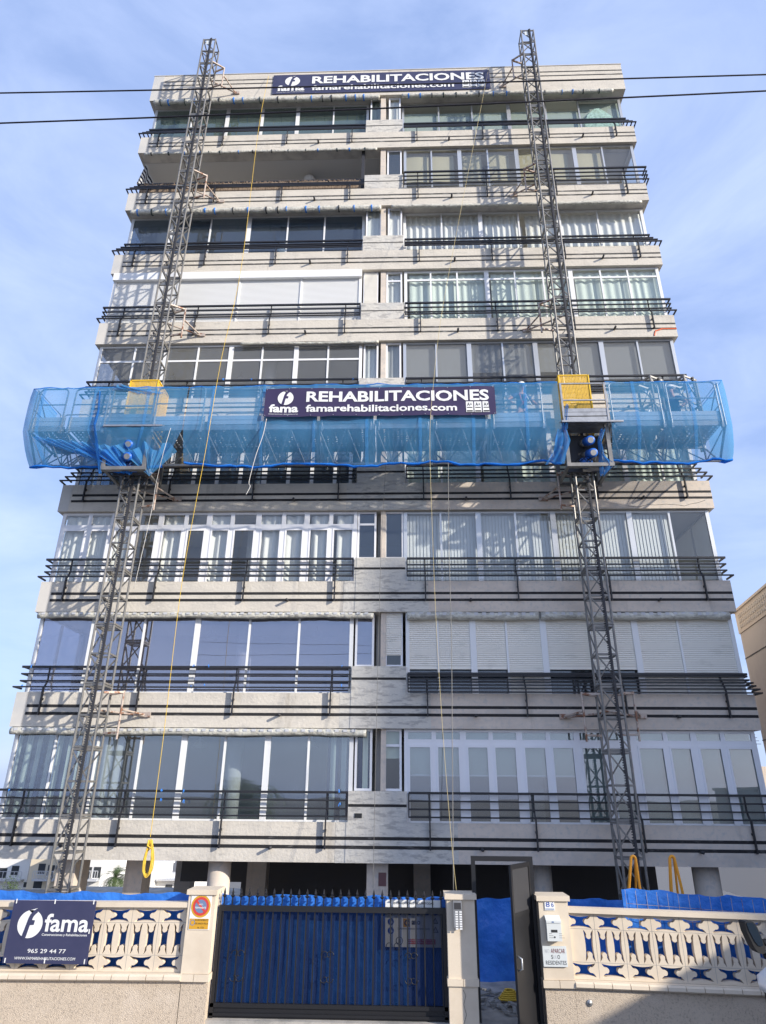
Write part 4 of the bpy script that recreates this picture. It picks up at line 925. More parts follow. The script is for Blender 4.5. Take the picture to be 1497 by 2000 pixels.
b = MB(); slab(b, 0, Ld, -.02, .02, 2.34, 2.41); slab(b, 0, Ld, -.02, .02, -.03, .05); slab(b, 0, .06, -.02, .02, .05, 2.34); slab(b, Ld-.06, Ld, -.02, .02, .05, 2.34); slab(b, .06, Ld-.06, -.018, .018, 1.62, 1.68)
lf = b.build('door_leaf', 'gate_black', dr)
slab(MB(), .06, Ld-.06, -.008, .008, .05, 1.62).build('lower_panel', 'gate_black', lf); slab(MB(), .06, Ld-.06, -.006, .006, 1.68, 2.34).build('upper_panel', 'dark_steel', lf)
hp = h+d*(Ld-.07)
b = MB(); b.tube([hp-nn*.02+V((0,0,1.07)), hp-nn*.09+V((0,0,1.04)), hp-nn*.09+V((0,0,.90)), hp-nn*.02+V((0,0,.87))], .014, 8); b.build('handle', 'alu', lf, True)
# signs and boxes fixed to the pillars
FP = FY-.034
def plate(name, label, cat, x0, x1, z0, z1, m, y=FP, th=.006):
    o = MB().box(x0, x1, y-th, y, z0, z1).build(name, m); return tag(o, label, cat)
def disc(cx, cz, r, y, m, parent, name, r0=0, n=36):
    b = MB()
    if r0: b.mesh([(cx+q*math.cos(2*math.pi*i/n), y, cz+q*math.sin(2*math.pi*i/n)) for q in (r0, r) for i in range(n)], [(i, (i+1) % n, n+(i+1) % n, n+i) for i in range(n)])
    else: b.mesh([(cx+r*math.cos(2*math.pi*i/n), y, cz+r*math.sin(2*math.pi*i/n)) for i in range(n)], [tuple(range(n))])
    return b.build(name, m, parent)
A = lambda x, y: at(x, y, FP)
p, q = A(374, 1747), A(409, 1815); x0, x1 = A(373, 1770).x, A(413, 1770).x; zt, zb, zm = p.z, q.z-.01, A(390, 1793).z
s = plate('no_parking_sign', 'white plate with a red and orange no-parking disc on the left gate pillar', 'sign', x0, x1, zb, zt, 'white_print')
cx, cz, r = (x0+x1)/2, (zt+zm)/2, (x1-x0)*.475
disc(cx, cz, r, FP-.0075, 'ochre_print', s, 'ring'); disc(cx, cz, r*.83, FP-.009, 'red_print', s, 'ring'); disc(cx, cz, r*.60, FP-.0105, 'blue_print', s, 'centre')
b = MB(); b.bar((cx-r*.5, FP-.0115, cz+r*.5), (cx+r*.5, FP-.0115, cz-r*.5), r*.2, .001, (0,1,0)); b.build('slash', 'red_print', s)
text_mesh('VADO', cx-r*.22, cx+r*.22, cz+r*.10, cz+r*.24, FP-.013, 'lettering', 'white_print', s, .02); text_mesh('PERMANENTE', cx-r*.56, cx+r*.56, cz-r*.20, cz-r*.04, FP-.013, 'lettering', 'white_print', s, .02)
MB().box(x0+.01, x1-.02, FP-.0085, FP-.0065, zb+.01, zm-.008).build('permit_strip', 'ochre_print', s)
disc(x0+.065, (zb+zm)/2+.02, .045, FP-.0095, 'blue_print', s, 'seal', .034)
for tx, a, c, u in (('AYUNTAMIENTO', .28, .93, .76), ('DE SANTA POLA', .30, .93, .46), ('N. 1721', .45, .75, .12)):
    text_mesh(tx, x0+(x1-x0)*a, x0+(x1-x0)*c, zb+(zm-zb)*u, zb+(zm-zb)*(u+.15), FP-.0105, 'lettering', 'dark_print', s)
p, q = A(885, 1758), A(902, 1811)
ic = thing('intercom', 'silver flat intercom panel on the middle gate pillar', 'intercom', (p.x, FP, q.z))
MB().box(p.x, q.x+.01, FP-.075, FP, q.z, p.z).build('housing', 'galv', ic); MB().box(p.x+.015, q.x-.005, FP-.079, FP-.075, p.z-.13, p.z-.03).build('speaker_grille', 'dark_steel', ic)
for i in range(8):
    for j in range(2): MB().box(p.x+.03+j*.07, p.x+.075+j*.07, FP-.08, FP-.075, p.z-.18-i*.036, p.z-.158-i*.036).build('button', 'white_metal', ic)
p, q = A(1063, 1755), A(1084, 1778)
nt_ = plate('house_number', 'two white tiles with blue number 86 on the right gate pillar', 'house number', p.x, q.x, q.z, p.z, 'white_print', FP, .01)
text_mesh('8', p.x+.02, p.x+.088, q.z+.05, p.z-.05, FP-.012, 'digit', 'sign_blue', nt_, .003); text_mesh('6', p.x+.115, q.x-.015, q.z+.05, p.z-.05, FP-.012, 'digit', 'sign_blue', nt_, .003)
MB().box(p.x+.01, q.x-.01, FP-.0115, FP-.0102, p.z-.03, p.z-.015).box(p.x+.01, q.x-.01, FP-.0115, FP-.0102, q.z+.012, q.z+.027).build('tile_border', 'blue_print', nt_)
p, q = A(1064, 1787), A(1096, 1836)
mb = thing('mailbox', 'white mailbox with a sticker under the house number', 'mailbox', ((p.x+q.x)/2, FP, q.z))
b = MB(); b.box(p.x, q.x, FP-.12, FP, q.z, p.z-.06); b.build('box', 'mailbox', mb)
MB().mesh([(p.x-.005,FP-.13,p.z-.07),(q.x+.005,FP-.13,p.z-.07),(q.x+.005,FP,p.z),(p.x-.005,FP,p.z),(p.x-.005,FP-.13,p.z-.10),(q.x+.005,FP-.13,p.z-.10)], [(0,1,2,3),(0,4,5,1)]).build('lid', 'mailbox', mb)
MB().box(p.x+.07, q.x-.07, FP-.1225, FP-.12, p.z-.24, p.z-.20).build('label_strip', 'dark_print', mb); MB().box(p.x+.09, q.x-.12, FP-.1325, FP-.130, p.z-.095, p.z-.075).build('sticker', 'blue_print', mb)
for i in range(3):
    for a in (.03, .20): MB().box(p.x+a, p.x+a+.09-.02*i, FP-.1215, FP-.12, q.z+.05+i*.03, q.z+.054+i*.03).build('print_line', 'dark_print', mb)
disc((p.x+q.x)/2, q.z+.06, .014, FP-.122, 'dark_print', mb, 'lock')
p, q = A(1059, 1847), A(1109, 1888)
ns = plate('parking_notice', 'worn white notice about residents parking below the mailbox', 'sign', p.x, q.x, q.z, p.z, 'plate_white', FP, .03)
W_, H_ = q.x-p.x, p.z-q.z
for tx, a, c, u, v, m in (('APARCAR', .34, .93, .66, .88, 'red_dark'), ('S', .34, .41, .38, .58, 'dark_print'), ('O', .60, .70, .38, .58, 'dark_print'), ('RESIDENTES', .10, .96, .10, .30, 'grey_dark')):
    if m not in M: mat('red_dark', (.22,.07,.07), .6); mat('grey_dark', (.10,.10,.10), .6)
    text_mesh(tx, p.x+W_*a, p.x+W_*c, q.z+H_*u, q.z+H_*v, FP-.032, 'lettering', m, ns, .006)
text_mesh('N', p.x+W_*.10, p.x+W_*.17, q.z+H_*.66, q.z+H_*.86, FP-.032, 'worn_lettering', 'grey_print', ns); text_mesh('UL', p.x+W_*.43, p.x+W_*.58, q.z+H_*.39, q.z+H_*.56, FP-.032, 'worn_lettering', 'grey_print', ns, -.012); text_mesh('O', p.x+W_*.20, p.x+W_*.28, q.z+H_*.66, q.z+H_*.86, FP-.032, 'worn_lettering', 'grey_print', ns, -.01)
# company board on the left wall
p, q = at(30, 1758, -3.93), at(185, 1884, -3.93); x0, x1, z1, z0 = p.x-.02, at(180, 1820, -3.93).x, p.z, q.z; x0 = at(17, 1820, -3.93).x
bd = tag(MB().box(x0, x1, -3.94, -3.925, z0, z1).build('company_board', 'navy_print'), 'square navy company board with white emblem and phone number on the left wall', 'sign')
P = lambda u: x0+(x1-x0)*u
Q = lambda v: z0+(z1-z0)*v
y = -3.943
logo(P(.245), Q(.62), (x1-x0)*.150, (z1-z0)*.225, y, 'white_print', 'navy_print', bd)
text_mesh('fama', P(.42), P(.955), Q(.50), Q(.79), y, 'lettering', 'white_print', bd, .02)
text_mesh('Construcciones y Rehabilitaciones', P(.41), P(.95), Q(.425), Q(.475), y, 'lettering', 'white_print', bd, .01)
text_mesh('965 29 44 77', P(.275), P(.73), Q(.165), Q(.23), y, 'lettering', 'white_print', bd, .005)
text_mesh('WWW.FAMAREHABILITACIONES.COM', P(.135), P(.855), Q(.06), Q(.105), y, 'lettering', 'white_print', bd, .005)
for u, v in ((.03,.97),(.5,.97),(.97,.97),(.03,.03),(.5,.03),(.97,.03),(.97,.5)): MB().box(P(u)-.008, P(u)+.008, -3.947, -3.9405, Q(v)-.02, Q(v)+.05).build('cable_tie', 'white_print', bd)
# site safety sign behind the gate bars
ys = GY+.075; p, q = at(752, 1757, ys), at(867, 1851, ys); x0, x1, z1, z0 = at(753, 1800, ys).x, 1.30, p.z, q.z
ss = tag(MB().box(x0, x1, ys, ys+.006, z0, z1).build('site_sign', 'white_print'), 'white construction safety sign with blue pictograms behind the gate bars', 'sign')
P = lambda u: x0+(x1-x0)*u
Q = lambda v: z0+(z1-z0)*v
yf = ys-.003
T = lambda s_, a, c, d_, e, m='dark_print', bo=.008: text_mesh(s_, P(a), P(c), Q(d_), Q(e), yf-.001, 'lettering', m, ss, bo)
T('ES OBLIGATORIO SEGUIR TODAS', .14, .86, .905, .95); T('ano', .47, .62, .47, .56, bo=.03); T('C', .335, .42, .44, .575, bo=.05)
MB().box(P(.32), P(.44), yf-.0005, yf, Q(.42), Q(.60)).build('emblem_ground', 'ochre_print', ss)
MB().box(P(.22), P(.79), yf-.0005, yf, Q(.365), Q(.405)).build('print_band', 'grey_print', ss); T('TUS MATERIALES DE CONSTRUCCION', .23, .78, .375, .397, bo=0)
MB().box(P(.40), P(.88), yf-.0005, yf, Q(.065), Q(.17)).build('red_band', 'red_print', ss); T('PROHIBIDO EL PASO A TODA', .41, .87, .125, .16, 'white_print'); T('PERSONA AJENA A LA OBRA', .41, .87, .075, .11, 'white_print')
for u in (.10, .25, .42, .58, .74, .89): disc(P(u), Q(.745), .052, yf, 'sign_blue', ss, 'pictogram'); disc(P(u), Q(.735), .02, yf-.001, 'white_print', ss, 'pictogram_figure')
for v in (.53, .34): disc(P(.10), Q(v), .055, yf, 'sign_blue', ss, 'pictogram'); disc(P(.105), Q(v-.01), .022, yf-.001, 'white_print', ss, 'pictogram_figure')
for v in (.50, .31):
    MB().poly([(P(.83),yf,Q(v)),(P(.94),yf,Q(v)),(P(.885),yf,Q(v+.13))]).build('warning_triangle', 'dark_print', ss); MB().poly([(P(.847),yf-.001,Q(v+.014)),(P(.923),yf-.001,Q(v+.014)),(P(.885),yf-.001,Q(v+.105))]).build('warning_face', 'grey_print', ss)
disc(P(.25), Q(.13), .062, yf, 'dark_print', ss, 'prohibition_ring', .052); MB().box(P(.235), P(.265), yf-.001, yf, Q(.085), Q(.175)).build('pictogram_figure', 'dark_print', ss)
for u in (.07, .21): disc(P(u), Q(.015), .055, yf-.002, 'dark_print', ss, 'warning_arc', .047)
# blue tarpaulins
def tarp(label, x0, x1, y, z0, z1, seed, amp=.03, m='tarp', slope=0, turn=False):
    rnd = random.Random(seed); nx = int((x1-x0)/.10); nz = 14; vs = []; ph = [rnd.uniform(0, 6) for _ in range(8)]
    for j in range(nz+1):
        for i in range(nx+1):
            x = x0+(x1-x0)*i/nx; v = j/nz
            yy = y+amp*(math.sin(x*3.1+ph[0]+v*2)+.7*math.sin(x*7.7+ph[1]-v*5)+.5*math.sin(x*1.3+v*9+ph[2])+.3*math.sin(x*15+v*3))
            z = z0+(z1-z0+slope*(x-x0))*v+(.018*math.sin(x*4+ph[3])+.014*math.sin(x*11+ph[4])+rnd.uniform(-.006, .006) if j == nz else 0)
            vs.append((x, yy, z))
    b = MB(); b.mesh(vs, [(j*(nx+1)+i, j*(nx+1)+i+1, (j+1)*(nx+1)+i+1, (j+1)*(nx+1)+i) for j in range(nz) for i in range(nx)])
    return tag(b.build('tarpaulin', m, None, True), label, 'tarpaulin', 'blue tarpaulins')
tarp('blue tarpaulin strip showing above the left latticed wall', -9.0, -3.15, -3.45, -.02, 1.80, 3, .015)
tarp('blue tarpaulin behind the bars of the black gate', -2.72, 1.40, -3.50, -.05, 1.80, 4, .010)
tr = tarp('bright blue tarpaulin behind the right wall under the orange hoops', 4.66, 10.4, -3.20, -.02, 1.95, 5, .02, slope=-.055)
tarp('dark shaded blue tarpaulin seen through the open door', 0.6, 5.6, -.95, -.02, 1.49, 6, .04)
mw = MB()
for i in range(30):
    x = 4.7+i*.19; mw.bar((x,-3.27,.2),(x,-3.27,1.94-.055*(x-4.66)), .006)
for z in (1.5, 1.72): mw.bar((4.7,-3.275,z),(10.3,-3.275,z-.055*5.6), .006)
mw.build('wire_mesh', 'rust_tie', tr)
# orange hairpin hoops
for (xt, xa, xb, lab) in ((1232, 1229, 1251, 'left orange steel hoop in front of the right mast foot'), (1308, 1312, 1333, 'right orange steel hoop rising behind the right blue tarpaulin')):
    Yh = -2.85; top = at(xt, 1672, Yh); a_, c_ = at(xa, 1738, Yh), at(xb, 1740, Yh); pts = []
    for q in range(9):
        an = math.pi*q/8; pts.append((top.x+.045-.045*math.cos(an), Yh+.0, top.z-.05+.05*math.sin(an)))
    t = thing('steel_hoop', lab, 'hoop', (top.x, Yh, 0), 'orange hoops')
    MB().tube([(a_.x, Yh, .0), (a_.x, Yh, a_.z)]+pts+[(c_.x, Yh, c_.z), (c_.x+.06, Yh, 0)], .026, 8).build('front_bow', 'orange', t, True)
    MB().tube([(a_.x+.10, Yh+.25, .0), (a_.x+.06, Yh+.22, a_.z)]+[(p_[0]+.03, Yh+.12, p_[2]-.02) for p_ in pts]+[(c_.x+.0, Yh+.25, c_.z), (c_.x+.04, Yh+.28, 0)], .022, 8).build('rear_bow', 'orange', t, True)
# blue tape tufts and building rubble behind the door
rb = MB(); random.seed(21)
for i in range(60):
    x, y, s_ = random.uniform(1.9, 2.95), random.uniform(-3.3, -2.0), random.uniform(.03, .13); a = random.uniform(0, 3)
    rb.bar((x-s_*math.cos(a), y-s_*math.sin(a), .04+random.uniform(0, .08)), (x+s_*math.cos(a), y+s_*math.sin(a), .04+random.uniform(0, .08)), random.uniform(.02, .12), .03)
tag(rb.build('rubble', 'concrete'), 'heap of rubble and rags on the ground behind the open door', 'rubble', kind='stuff')
tag(MB().tube([(2.55+.22*math.cos(i*.9)*(1-i/60), -2.7+.16*math.sin(i*.9)*(1-i/60), .1+.004*i) for i in range(40)], .016, 6).build('rope_heap', 'rope_yellow', None, True), 'tangled ochre rope heap on the ground behind the open door', 'rope')
disc_t = thing('bell_button', 'small round metal bell button on the base of the right wall', 'bell', (4.02, FY, .38))
MB().lathe((at(1152, 1959, FY).x, FY-.015, at(1152, 1959, FY).z), [(.05, .015), (.05, .004), (.04, 0), (.02, 0), (.02, -.006), (.004, -.006)], 18, 'y').build('ring', 'galv', disc_t, True)
# ---------------------------------------------------------------- neighbour, background, van
nb = thing('neighbour_building', 'beige building with a patterned roof parapet at the right edge', 'building', (14, 0, 0))
C0 = V((11.48, 4.0, 0)); dn = V((-.155, -.988, 0)); sx = V((.988, -.155, 0)); NT = 9.11
def nbox(b, s0, s1, t0, t1, z0, z1):
    ps = [C0+dn*s0+sx*t0, C0+dn*s1+sx*t0, C0+dn*s1+sx*t1, C0+dn*s0+sx*t1]; vs = [(p.x, p.y, z0) for p in ps]+[(p.x, p.y, z1) for p in ps]
    return b.mesh(vs, [(0,3,2,1),(4,5,6,7),(0,1,5,4),(1,2,6,5),(2,3,7,6),(3,0,4,7)])
LN = 6.4
nbox(MB(), 0, LN, .0, 9, -.1, 8.35).build('wall', 'neighbour_wall', nb)
nbox(MB(), -.03, LN+.05, -.03, 9, 8.36, NT-.07).build('roof_parapet', 'neighbour_trim', nb); nbox(MB(), -.08, LN+.1, -.08, 9, NT-.068, NT).build('roof_cap', 'neighbour_trim', nb)
b = MB()
for i in range(52):
    for j in range(3):
        s0 = .25+i*.165; z = 8.47+j*.165; nbox(b, s0, s0+.06, -.05, -.029, z, z+.12); nbox(b, s0+.06, s0+.12, -.045, -.029, z+.03, z+.08)
b.build('parapet_pattern', 'plaster_old', nb)
for z in (7.55, 5.1): nbox(MB(), -.01, LN, -.012, .0, z, z+.03).build('string_course', 'groove_dusty', nb)
for s0 in (1.9, 5.3):
    for z in (5.6, 2.3):
        o = nbox(MB(), s0, s0+1.2, -.03, .0, z-.08, z+1.48).build('window', 'neighbour_trim', nb); nbox(MB(), s0+.1, s0+1.1, -.036, -.03, z, z+1.4).build('pane', 'house_window', o)
MB().box(12.2, 21, -9.4, -5.7, -.12, 3.75).build('shade_wing', 'neighbour_wall', nb); MB().box(12.15, 21.05, -9.45, -5.65, 3.752, 3.85).build('shade_wing_roof', 'neighbour_trim', nb)  # unseen wing added to throw the diagonal shade on the right street wall
ac = thing('shade_block', 'plain unseen tall block added across the street to shade the lower right flats', 'building', (55, -28, 0))
fp = [(38.8, -22), (60, -22), (77.8, -32), (56.6, -32)]  # added out of view; footprint skewed along the sun to shape its shade
MB().mesh([(x, y, -.42) for x, y in fp]+[(x, y, 27.2) for x, y in fp], [(0,1,2,3),(4,5,6,7),(0,1,5,4),(1,2,6,5),(2,3,7,6),(3,0,4,7)]).build('wall', 'neighbour_wall', ac)
# lower house beyond on the right, with an aerial
hb = thing('distant_house', 'small tan house with a roof aerial between the block and the right neighbour', 'house', (24, 26, 0))
pt = at(1486, 1497, 24); MB().box(pt.x, pt.x+9, 24, 34, -2, pt.z).build('wall', 'neighbour_trim', hb)
MB().box(pt.x+.3, pt.x+1.5, 23.97, 24.0, pt.z-1.9, pt.z-.6).build('window', 'house_window', hb)
b = MB(); b.bar((pt.x+.4, 25, pt.z), (pt.x+.4, 25, pt.z+2.1), .05)
for q in range(5): b.bar((pt.x+.1, 25, pt.z+1.3+.18*q), (pt.x+.8-.08*q, 25, pt.z+1.3+.18*q), .03)
b.build('aerial', 'dark_steel', hb)
# houses down the slope seen under the left of the block
random.seed(4)
def house(px0, px1, ytop, Y, m, label, wins):
    a, c = at(px0, ytop, Y), at(px1, ytop, Y); t = thing('distant_house', label, 'house', ((a.x+c.x)/2, Y, -17), 'houses down the slope behind the block')
    MB().box(a.x, c.x, Y, Y+9, -18, a.z).build('wall', m, t); MB().box(a.x-.2, c.x+.2, Y-.3, Y+9.2, a.z+.001, a.z+.3).build('roof_slab', 'house_white', t)
    for (wx, wy, ww, wh) in wins:
        p = at(wx, wy, Y); o = MB().box(p.x-ww/2, p.x+ww/2, Y-.04, Y-.001, p.z-wh/2, p.z+wh/2).build('window', 'house_window', t)
        MB().box(p.x-ww/2-.08, p.x+ww/2+.08, Y-.06, Y-.041, p.z-wh/2-.1, p.z-wh/2).build('sill', 'house_white', o)
    b = MB(); p = at((px0+px1)/2, 1716, Y); wd = (c.x-a.x)*.38
    b.box(p.x-wd, p.x+wd, Y-1.0, Y-.01, p.z-.2, p.z)
    for i in range(14): b.box(p.x-wd+i*wd*2/13-.03, p.x-wd+i*wd*2/13+.03, Y-1.0, Y-.95, p.z, p.z+.9)
    b.box(p.x-wd, p.x+wd, Y-1.0, Y-.95, p.z+.9, p.z+.97); b.build('balcony', 'grey_print', t)
house(-60, 62, 1672, 82, 'house_white', 'white house with a terrace at the far left behind the wall', [(30,1700,1.0,1.1),(5,1705,1.2,1.2),(53,1728,.9,.6)])
house(64, 118, 1668, 78, 'house_cream', 'cream house beside the white terrace house, seen left of the mast', [(82,1697,.9,1.2),(100,1700,.9,1.2),(74,1728,1.1,.8)])
house(124, 205, 1660, 74, 'house_white', 'white house with narrow windows seen behind the left mast foot', [(150,1708,.9,1.2),(172,1705,.9,1.3),(190,1704,.9,1.2)])
house(205, 300, 1695, 90, 'house_white', 'low white house seen between the first columns', [(240,1722,1,.8),(280,1725,1,.8)])
house(300, 380, 1722, 92, 'house_white', 'white house behind the yellow rope coil under the block', [(330,1732,1,.6)])
# palms and tree
def palm(x, y, z0, h, r, label, seed, nf=46):
    rnd = random.Random(seed); t = thing('palm_tree', label, 'palm', (x, y, z0), 'palm trees')
    MB().tube([(x, y, z0-.1), (x+.05, y, z0+h*.5), (x, y, z0+h)], .24, 10, .18).build('trunk', 'palm_trunk', t, True)
    b = MB()
    for i in range(nf):
        az = rnd.uniform(0, 6.28); el = rnd.uniform(-.5, 1.35); L_ = r*rnd.uniform(.85, 1.1); p = V((x, y, z0+h)); dh = V((math.cos(az), math.sin(az), 0)); side = V((-dh.y, dh.x, 0)); a = el; ps = []
        for q in range(10):
            ps.append(p.copy()); p = p+(dh*math.cos(a)+V((0,0,math.sin(a))))*(L_/9); a -= .16+.05*q*rnd.uniform(.5, 1)
        for q in range(9):
            p0, p1 = ps[q], ps[q+1]; wl = .34*r*.42*math.sin(math.pi*(q+1.2)/10.5)+.03
            for sg in (-1, 1):
                for e in range(3):
                    u = e/3; pa = p0.lerp(p1, u); pb_ = p0.lerp(p1, u+.17); tip = pa+side*sg*wl*1.6+(p1-p0)*1.1-V((0,0,.10*r*.3*rnd.uniform(.2, 1.4)))
                    b.poly([pa, pb_, tip])
    b.build('crown', 'leaf', t); return t
pt = at(224, 1722, 52); palm(pt.x, 52, -9, pt.z+9+.4, 2.0, 'small green palm seen below the block between the left columns', 3)
palm(-8.4, -22.5, -.1, 3.1, 2.9, 'palm across the street, mirrored in the lower left windows', 8, 60)
bs = thing('shrub', 'small green shrub in front of the white terrace house at far left', 'shrub', (at(21, 1735, 70).x, 70, -14)); b = MB(); rnd = random.Random(2); c = at(21, 1733, 70)
for i in range(500):
    p = V((rnd.gauss(0, .45), rnd.gauss(0, .45), rnd.gauss(0, .5)))+c; s_ = .12; b.poly([p+V((rnd.uniform(-s_, s_), rnd.uniform(-s_, s_), rnd.uniform(-s_, s_))) for _ in range(3)])
b.build('crown', 'leaf', bs); MB().tube([(c.x, 70, -15), (c.x, 70, c.z)], .06, 6).build('stem', 'palm_trunk', bs)
# white van at the right edge, only its front corner and mirror in view
vn = thing('parked_van', 'white van with a tall black wing mirror at the right edge', 'van', (6.5, -8.4, -.12))
def loft(secs):
    b = MB(); n = len(secs[0]); vs = [p for s_ in secs for p in s_]
    return b.mesh(vs, [(i*n+k, i*n+(k+1) % n, (i+1)*n+(k+1) % n, (i+1)*n+k) for i in range(len(secs)-1) for k in range(n)]+[tuple(range(n)), tuple((len(secs)-1)*n+k for k in range(n))])
xf = at(1474, 1915, -7.35).x+.06; zt = at(1490, 1868, -7.6).z-.1; zb = at(1480, 1945, -7.6).z
secs = []
for dx, dz, iy in ((0, -.14, .22), (.05, -.06, .10), (.2, -.0, .03), (.7, .06, 0), (1.5, .12, 0), (2.2, .9, .05), (2.9, 1.0, .08), (6.2, 1.0, .08)):
    x = xf+dx; y0, y1 = -9.15+iy, -7.1-iy; za, zc = zb, zt+dz
    secs.append([(x, y0, za), (x, y0-.02, (za+zc)/2), (x, y0+.06, zc-.08), (x, y0+.22, zc), (x, y1-.22, zc), (x, y1-.06, zc-.08), (x, y1+.02, (za+zc)/2), (x, y1, za)])
loft(secs).build('body', 'van_white', vn, True)
b = MB(); b.box(xf+.10, xf+6.1, -9.05, -7.2, .28, zb-.002); b.build('bumper', 'rubber', vn)
for wx in (xf+1.0, xf+4.6):
    for wy in (-9.1, -7.2):
        o = MB().lathe((wx, wy-.1, .25), [(.02, 0), (.30, 0), (.36, .04), (.36, .18), (.30, .22), (.02, .22)], 22, 'y').build('wheel', 'rubber', vn, True); MB().lathe((wx, wy-.115, .25), [(.02, 0), (.2, .005), (.2, .02)], 18, 'y').build('rim', 'galv', o)
cM = at(1474, 1831, -9.55); hw, hh = .062, .135
pts = [(-.8,.92),(-.5,1),(.55,1),(.86,.86),(1,.3),(.98,-.55),(.75,-.92),(.2,-1),(-.35,-.95),(-.72,-.6),(-.95,.3)]
tl = -.30
b = MB(); b.prism([(cM.x+u*hw+tl*v*-hh*.0-v*hh*.22*-1*-1, cM.z+v*hh) for u, v in pts], cM.y-.02, cM.y+.12); mo = b.build('wing_mirror', 'rubber', vn)
MB().prism([(cM.x+u*hw*.72-v*hh*.22, cM.z+.03+v*hh*.74) for u, v in pts], cM.y-.026, cM.y-.021).build('mirror_glass', 'mirror_glass', mo)
b = MB(); b.tube([(cM.x+.09, cM.y+.05, cM.z-.05), (cM.x+.3, cM.y+.15, cM.z-.06), (cM.x+.9, cM.y+.35, cM.z-.1)], .03, 8); b.tube([(cM.x+.1, cM.y+.05, cM.z-.16), (cM.x+.3, cM.y+.15, cM.z-.2), (cM.x+.9, cM.y+.35, cM.z-.25)], .03, 8); b.build('mirror_arm', 'rubber', mo, True)
# ---------------------------------------------------------------- workers on the platform
def skin_mesh(name, joints, edges, m, parent, root=0, sub=2):
    me = bpy.data.meshes.new(name); me.from_pydata([j[0] for j in joints], edges, []); o = bpy.data.objects.new(name, me); col.objects.link(o)
    s = o.modifiers.new('skin', 'SKIN'); ss = o.modifiers.new('sub', 'SUBSURF'); ss.levels = sub; ss.render_levels = sub
    for v, j in zip(me.skin_vertices[0].data, joints): v.radius = (j[1], j[2] if len(j) > 2 else j[1])
    me.skin_vertices[0].data[root].use_root = True
    dg = bpy.context.evaluated_depsgraph_get(); m2 = bpy.data.meshes.new_from_object(o.evaluated_get(dg)); bpy.data.objects.remove(o)
    return link(name, m2, m, parent, True)
def worker(x, y, z, yaw, label, arms, lean=.0, squat=0.0, harness=True):
    t = thing('person', label, 'person', (x, y, z), 'workers on the platform'); c, s = math.cos(yaw), math.sin(yaw)
    def W(p):   # local: faces -y; lean bends the trunk forward
        px, py, pz = p
        if pz > .9: py -= (pz-.9)*lean
        pz -= squat*min(1, pz/.9)
        if .3 < pz+squat < .75: py -= squat*.6
        return (x+px*c-py*s, y+px*s+py*c, z+pz)
    J = lambda L_: [(W(p[0]),)+tuple(p[1:]) for p in L_]
    # one continuous body: pelvis, spine, neck, head, arms, legs
    b = J([((0,0,.93),.135,.10), ((0,0,1.12),.125,.09), ((0,0,1.32),.15,.10), ((0,0,1.44),.085,.07), ((0,-.01,1.50),.055,.055), ((0,-.02,1.57),.072,.085), ((0,-.02,1.66),.08,.095), ((0,-.01,1.73),.06,.07)])
    e = [(0,1),(1,2),(2,3),(3,4),(4,5),(5,6),(6,7)]
    hands = []
    for sg, (el, ha) in zip((-1, 1), arms):
        n = len(b); sh = (sg*.19, 0, 1.40); b += J([(sh,.062), (el,.046), (tuple(el[i]+(ha[i]-el[i])*.9 for i in range(3)),.030), (ha,.034,.02)]); e += [(3,n),(n,n+1),(n+1,n+2),(n+2,n+3)]; hands.append((el, ha))
        n = len(b); b += J([((sg*.10,0,.86),.088), ((sg*.12,-.01,.48),.058), ((sg*.12,.02,.10),.042), ((sg*.13,-.10,.04),.04,.03)]); e += [(0,n),(n,n+1),(n+1,n+2),(n+2,n+3)]
    body = skin_mesh('body', b, e, 'skin', t)
    for el, ha in hands:   # fingers and thumb
        dv = (V(ha)-V(el)).normalized(); sd = dv.cross(V((0,1,0))).normalized()
        for i in range(4):
            p0 = V(ha)+sd*(.027-.018*i)+dv*.015; L_ = (.068,.078,.072,.056)[i]; p1 = p0+dv*L_*.55; p2 = p1+dv*L_*.4+V((0,-.02,-.015))
            MB().tube([W(p0), W(p1), W(p2)], .0095, 6, .007).build('finger', 'skin', body, True)
        p0 = V(ha)+sd*.03-dv*.02; MB().tube([W(p0), W(p0+sd*.03+dv*.02), W(p0+sd*.035+dv*.055)], .011, 6, .008).build('thumb', 'skin', body, True)
    f = MB()
    for sg in (-1, 1): f.lathe(W((sg*.032,-.108,1.655)), [(.004,-.006),(.012,0),(.004,.006)], 8, 'y')
    f.build('eyes', 'dark_print', body); n_ = MB(); n_.tube([W((0,-.10,1.66)), W((0,-.128,1.615)), W((0,-.10,1.605))], .012, 6); n_.build('nose', 'skin', body, True)
    mo = MB(); mo.tube([W((-.025,-.103,1.575)), W((0,-.11,1.572)), W((.025,-.103,1.575))], .006, 5); mo.build('mouth', 'harness', body, True)
    for sg in (-1, 1): MB().lathe(W((sg*.083,-.01,1.63)), [(.006,-.01),(.026,0),(.006,.01)], 8, 'x').build('ear', 'skin', body, True)
    sj = J([((0,0,.90),.155,.118), ((0,0,1.12),.145,.108), ((0,0,1.32),.168,.115), ((0,0,1.43),.10,.085)]); se = [(0,1),(1,2),(2,3)]
    for sg, (el, ha) in zip((-1, 1), arms):
        n = len(sj); mid = tuple((a+q)/2 for a, q in zip((sg*.19, 0, 1.40), el)); sj += J([((sg*.19,0,1.40),.078), (mid,.066)]); se += [(3,n),(n,n+1)]
    skin_mesh('shirt', sj, se, 'shirt', t)
    tj = J([((0,0,.95),.15,.115), ((0,0,.86),.15,.115)]); te = [(0,1)]
    for sg in (-1, 1):
        n = len(tj); tj += J([((sg*.10,0,.80),.10), ((sg*.12,-.01,.48),.074), ((sg*.12,.02,.10),.062)]); te += [(1,n),(n,n+1),(n+1,n+2)]
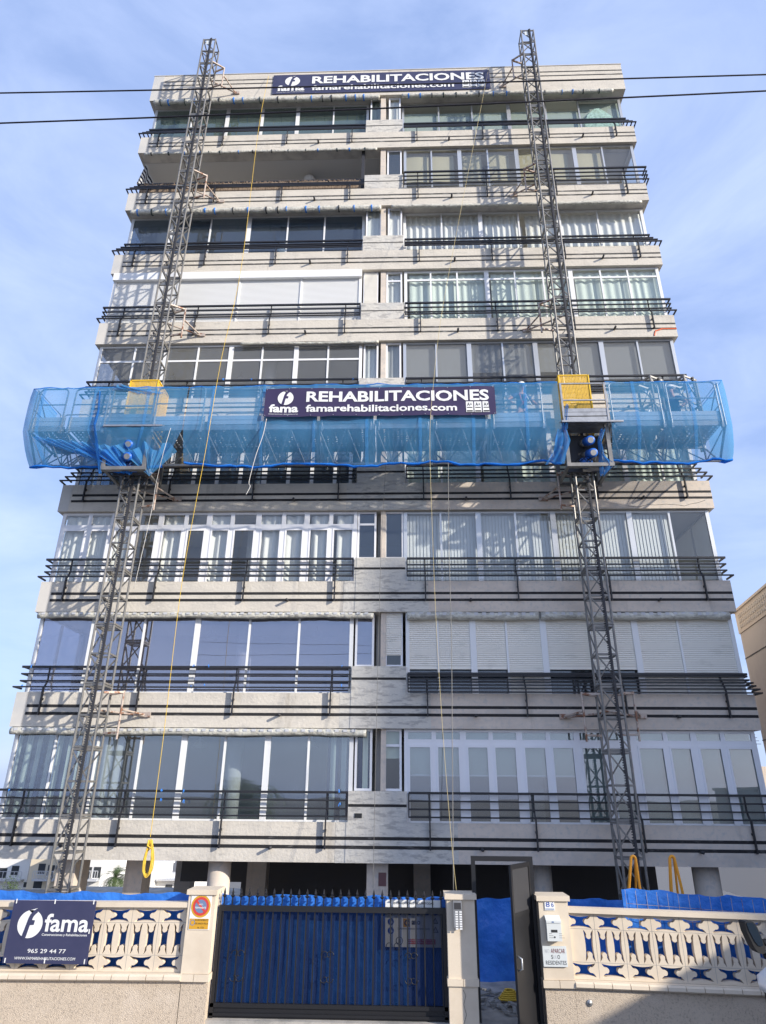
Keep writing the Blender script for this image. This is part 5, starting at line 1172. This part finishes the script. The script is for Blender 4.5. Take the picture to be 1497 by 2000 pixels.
    skin_mesh('trousers', tj, te, 'trousers', t)
    hl = MB(); hc = W((0,-.015,1.70)); hl.lathe(hc, [(.145,-.005),(.15,.01),(.125,.02),(.12,.06),(.09,.105),(.045,.125),(.004,.13)], 20); hl.tube([W((-.09,-.14,1.70)), W((0,-.185,1.695)), W((.09,-.14,1.70))], .016, 6); hl.build('helmet', 'helmet', t, True)
    if harness:
        h = MB()
        for sg in (-1, 1): h.tube([W((sg*.08,.11,1.40)), W((sg*.10,.0,1.475)), W((sg*.10,-.11,1.38)), W((sg*.05,-.125,1.2)), W((-sg*.10,-.115,1.0))], .018, 6)
        h.build('harness', 'harness', t, True); l_ = MB(); l_.tube([W((.05,-.14,1.42)), W((.12,-.22,1.2)), W((.22,-.25,1.0))], .014, 6); l_.build('lanyard', 'white_print', t, True)
    for sg in (-1, 1): MB().tube([W((sg*.13,.06,.045)), W((sg*.13,-.04,.05)), W((sg*.135,-.17,.035))], .05, 8, .045).build('boot', 'rubber', t, True)
    return t
zd = PD+.125
worker(at(1018, 800, -1.05).x, -1.05, zd, .25, 'worker in white helmet, navy shirt and red harness beside the lower banner', [((-.42,-.02,1.22), (-.36,-.22,1.02)), ((.40,-.05,1.20), (.34,-.28,1.05))], .18, .12)
worker(at(1322, 800, -1.05).x, -1.0, zd, -.6, 'second worker in dark shirt crouching between the parked mast sections', [((-.36,-.10,1.18), (-.25,-.34,1.05)), ((.36,-.10,1.18), (.25,-.34,1.02))], .35, .30, False)
# ---------------------------------------------------------------- ground
b = MB(); ys = [(-900, -.42), (14, -.42), (16, -.5), (62, -16.5), (900, -22)]
for (ya, za), (yb, zb) in zip(ys, ys[1:]): b.poly([(-900, ya, za), (900, ya, za), (900, yb, zb), (-900, yb, zb)])
tag(b.build('ground', 'asphalt'), kind='structure')
tag(MB().box(-60, 60, -5.2, -3.88, -.42, -.32).build('pavement', 'pavement'), kind='structure')
tag(MB().box(-13, 12, -3.8, 13, -.40, -.005).build('yard', 'yard'), kind='structure')
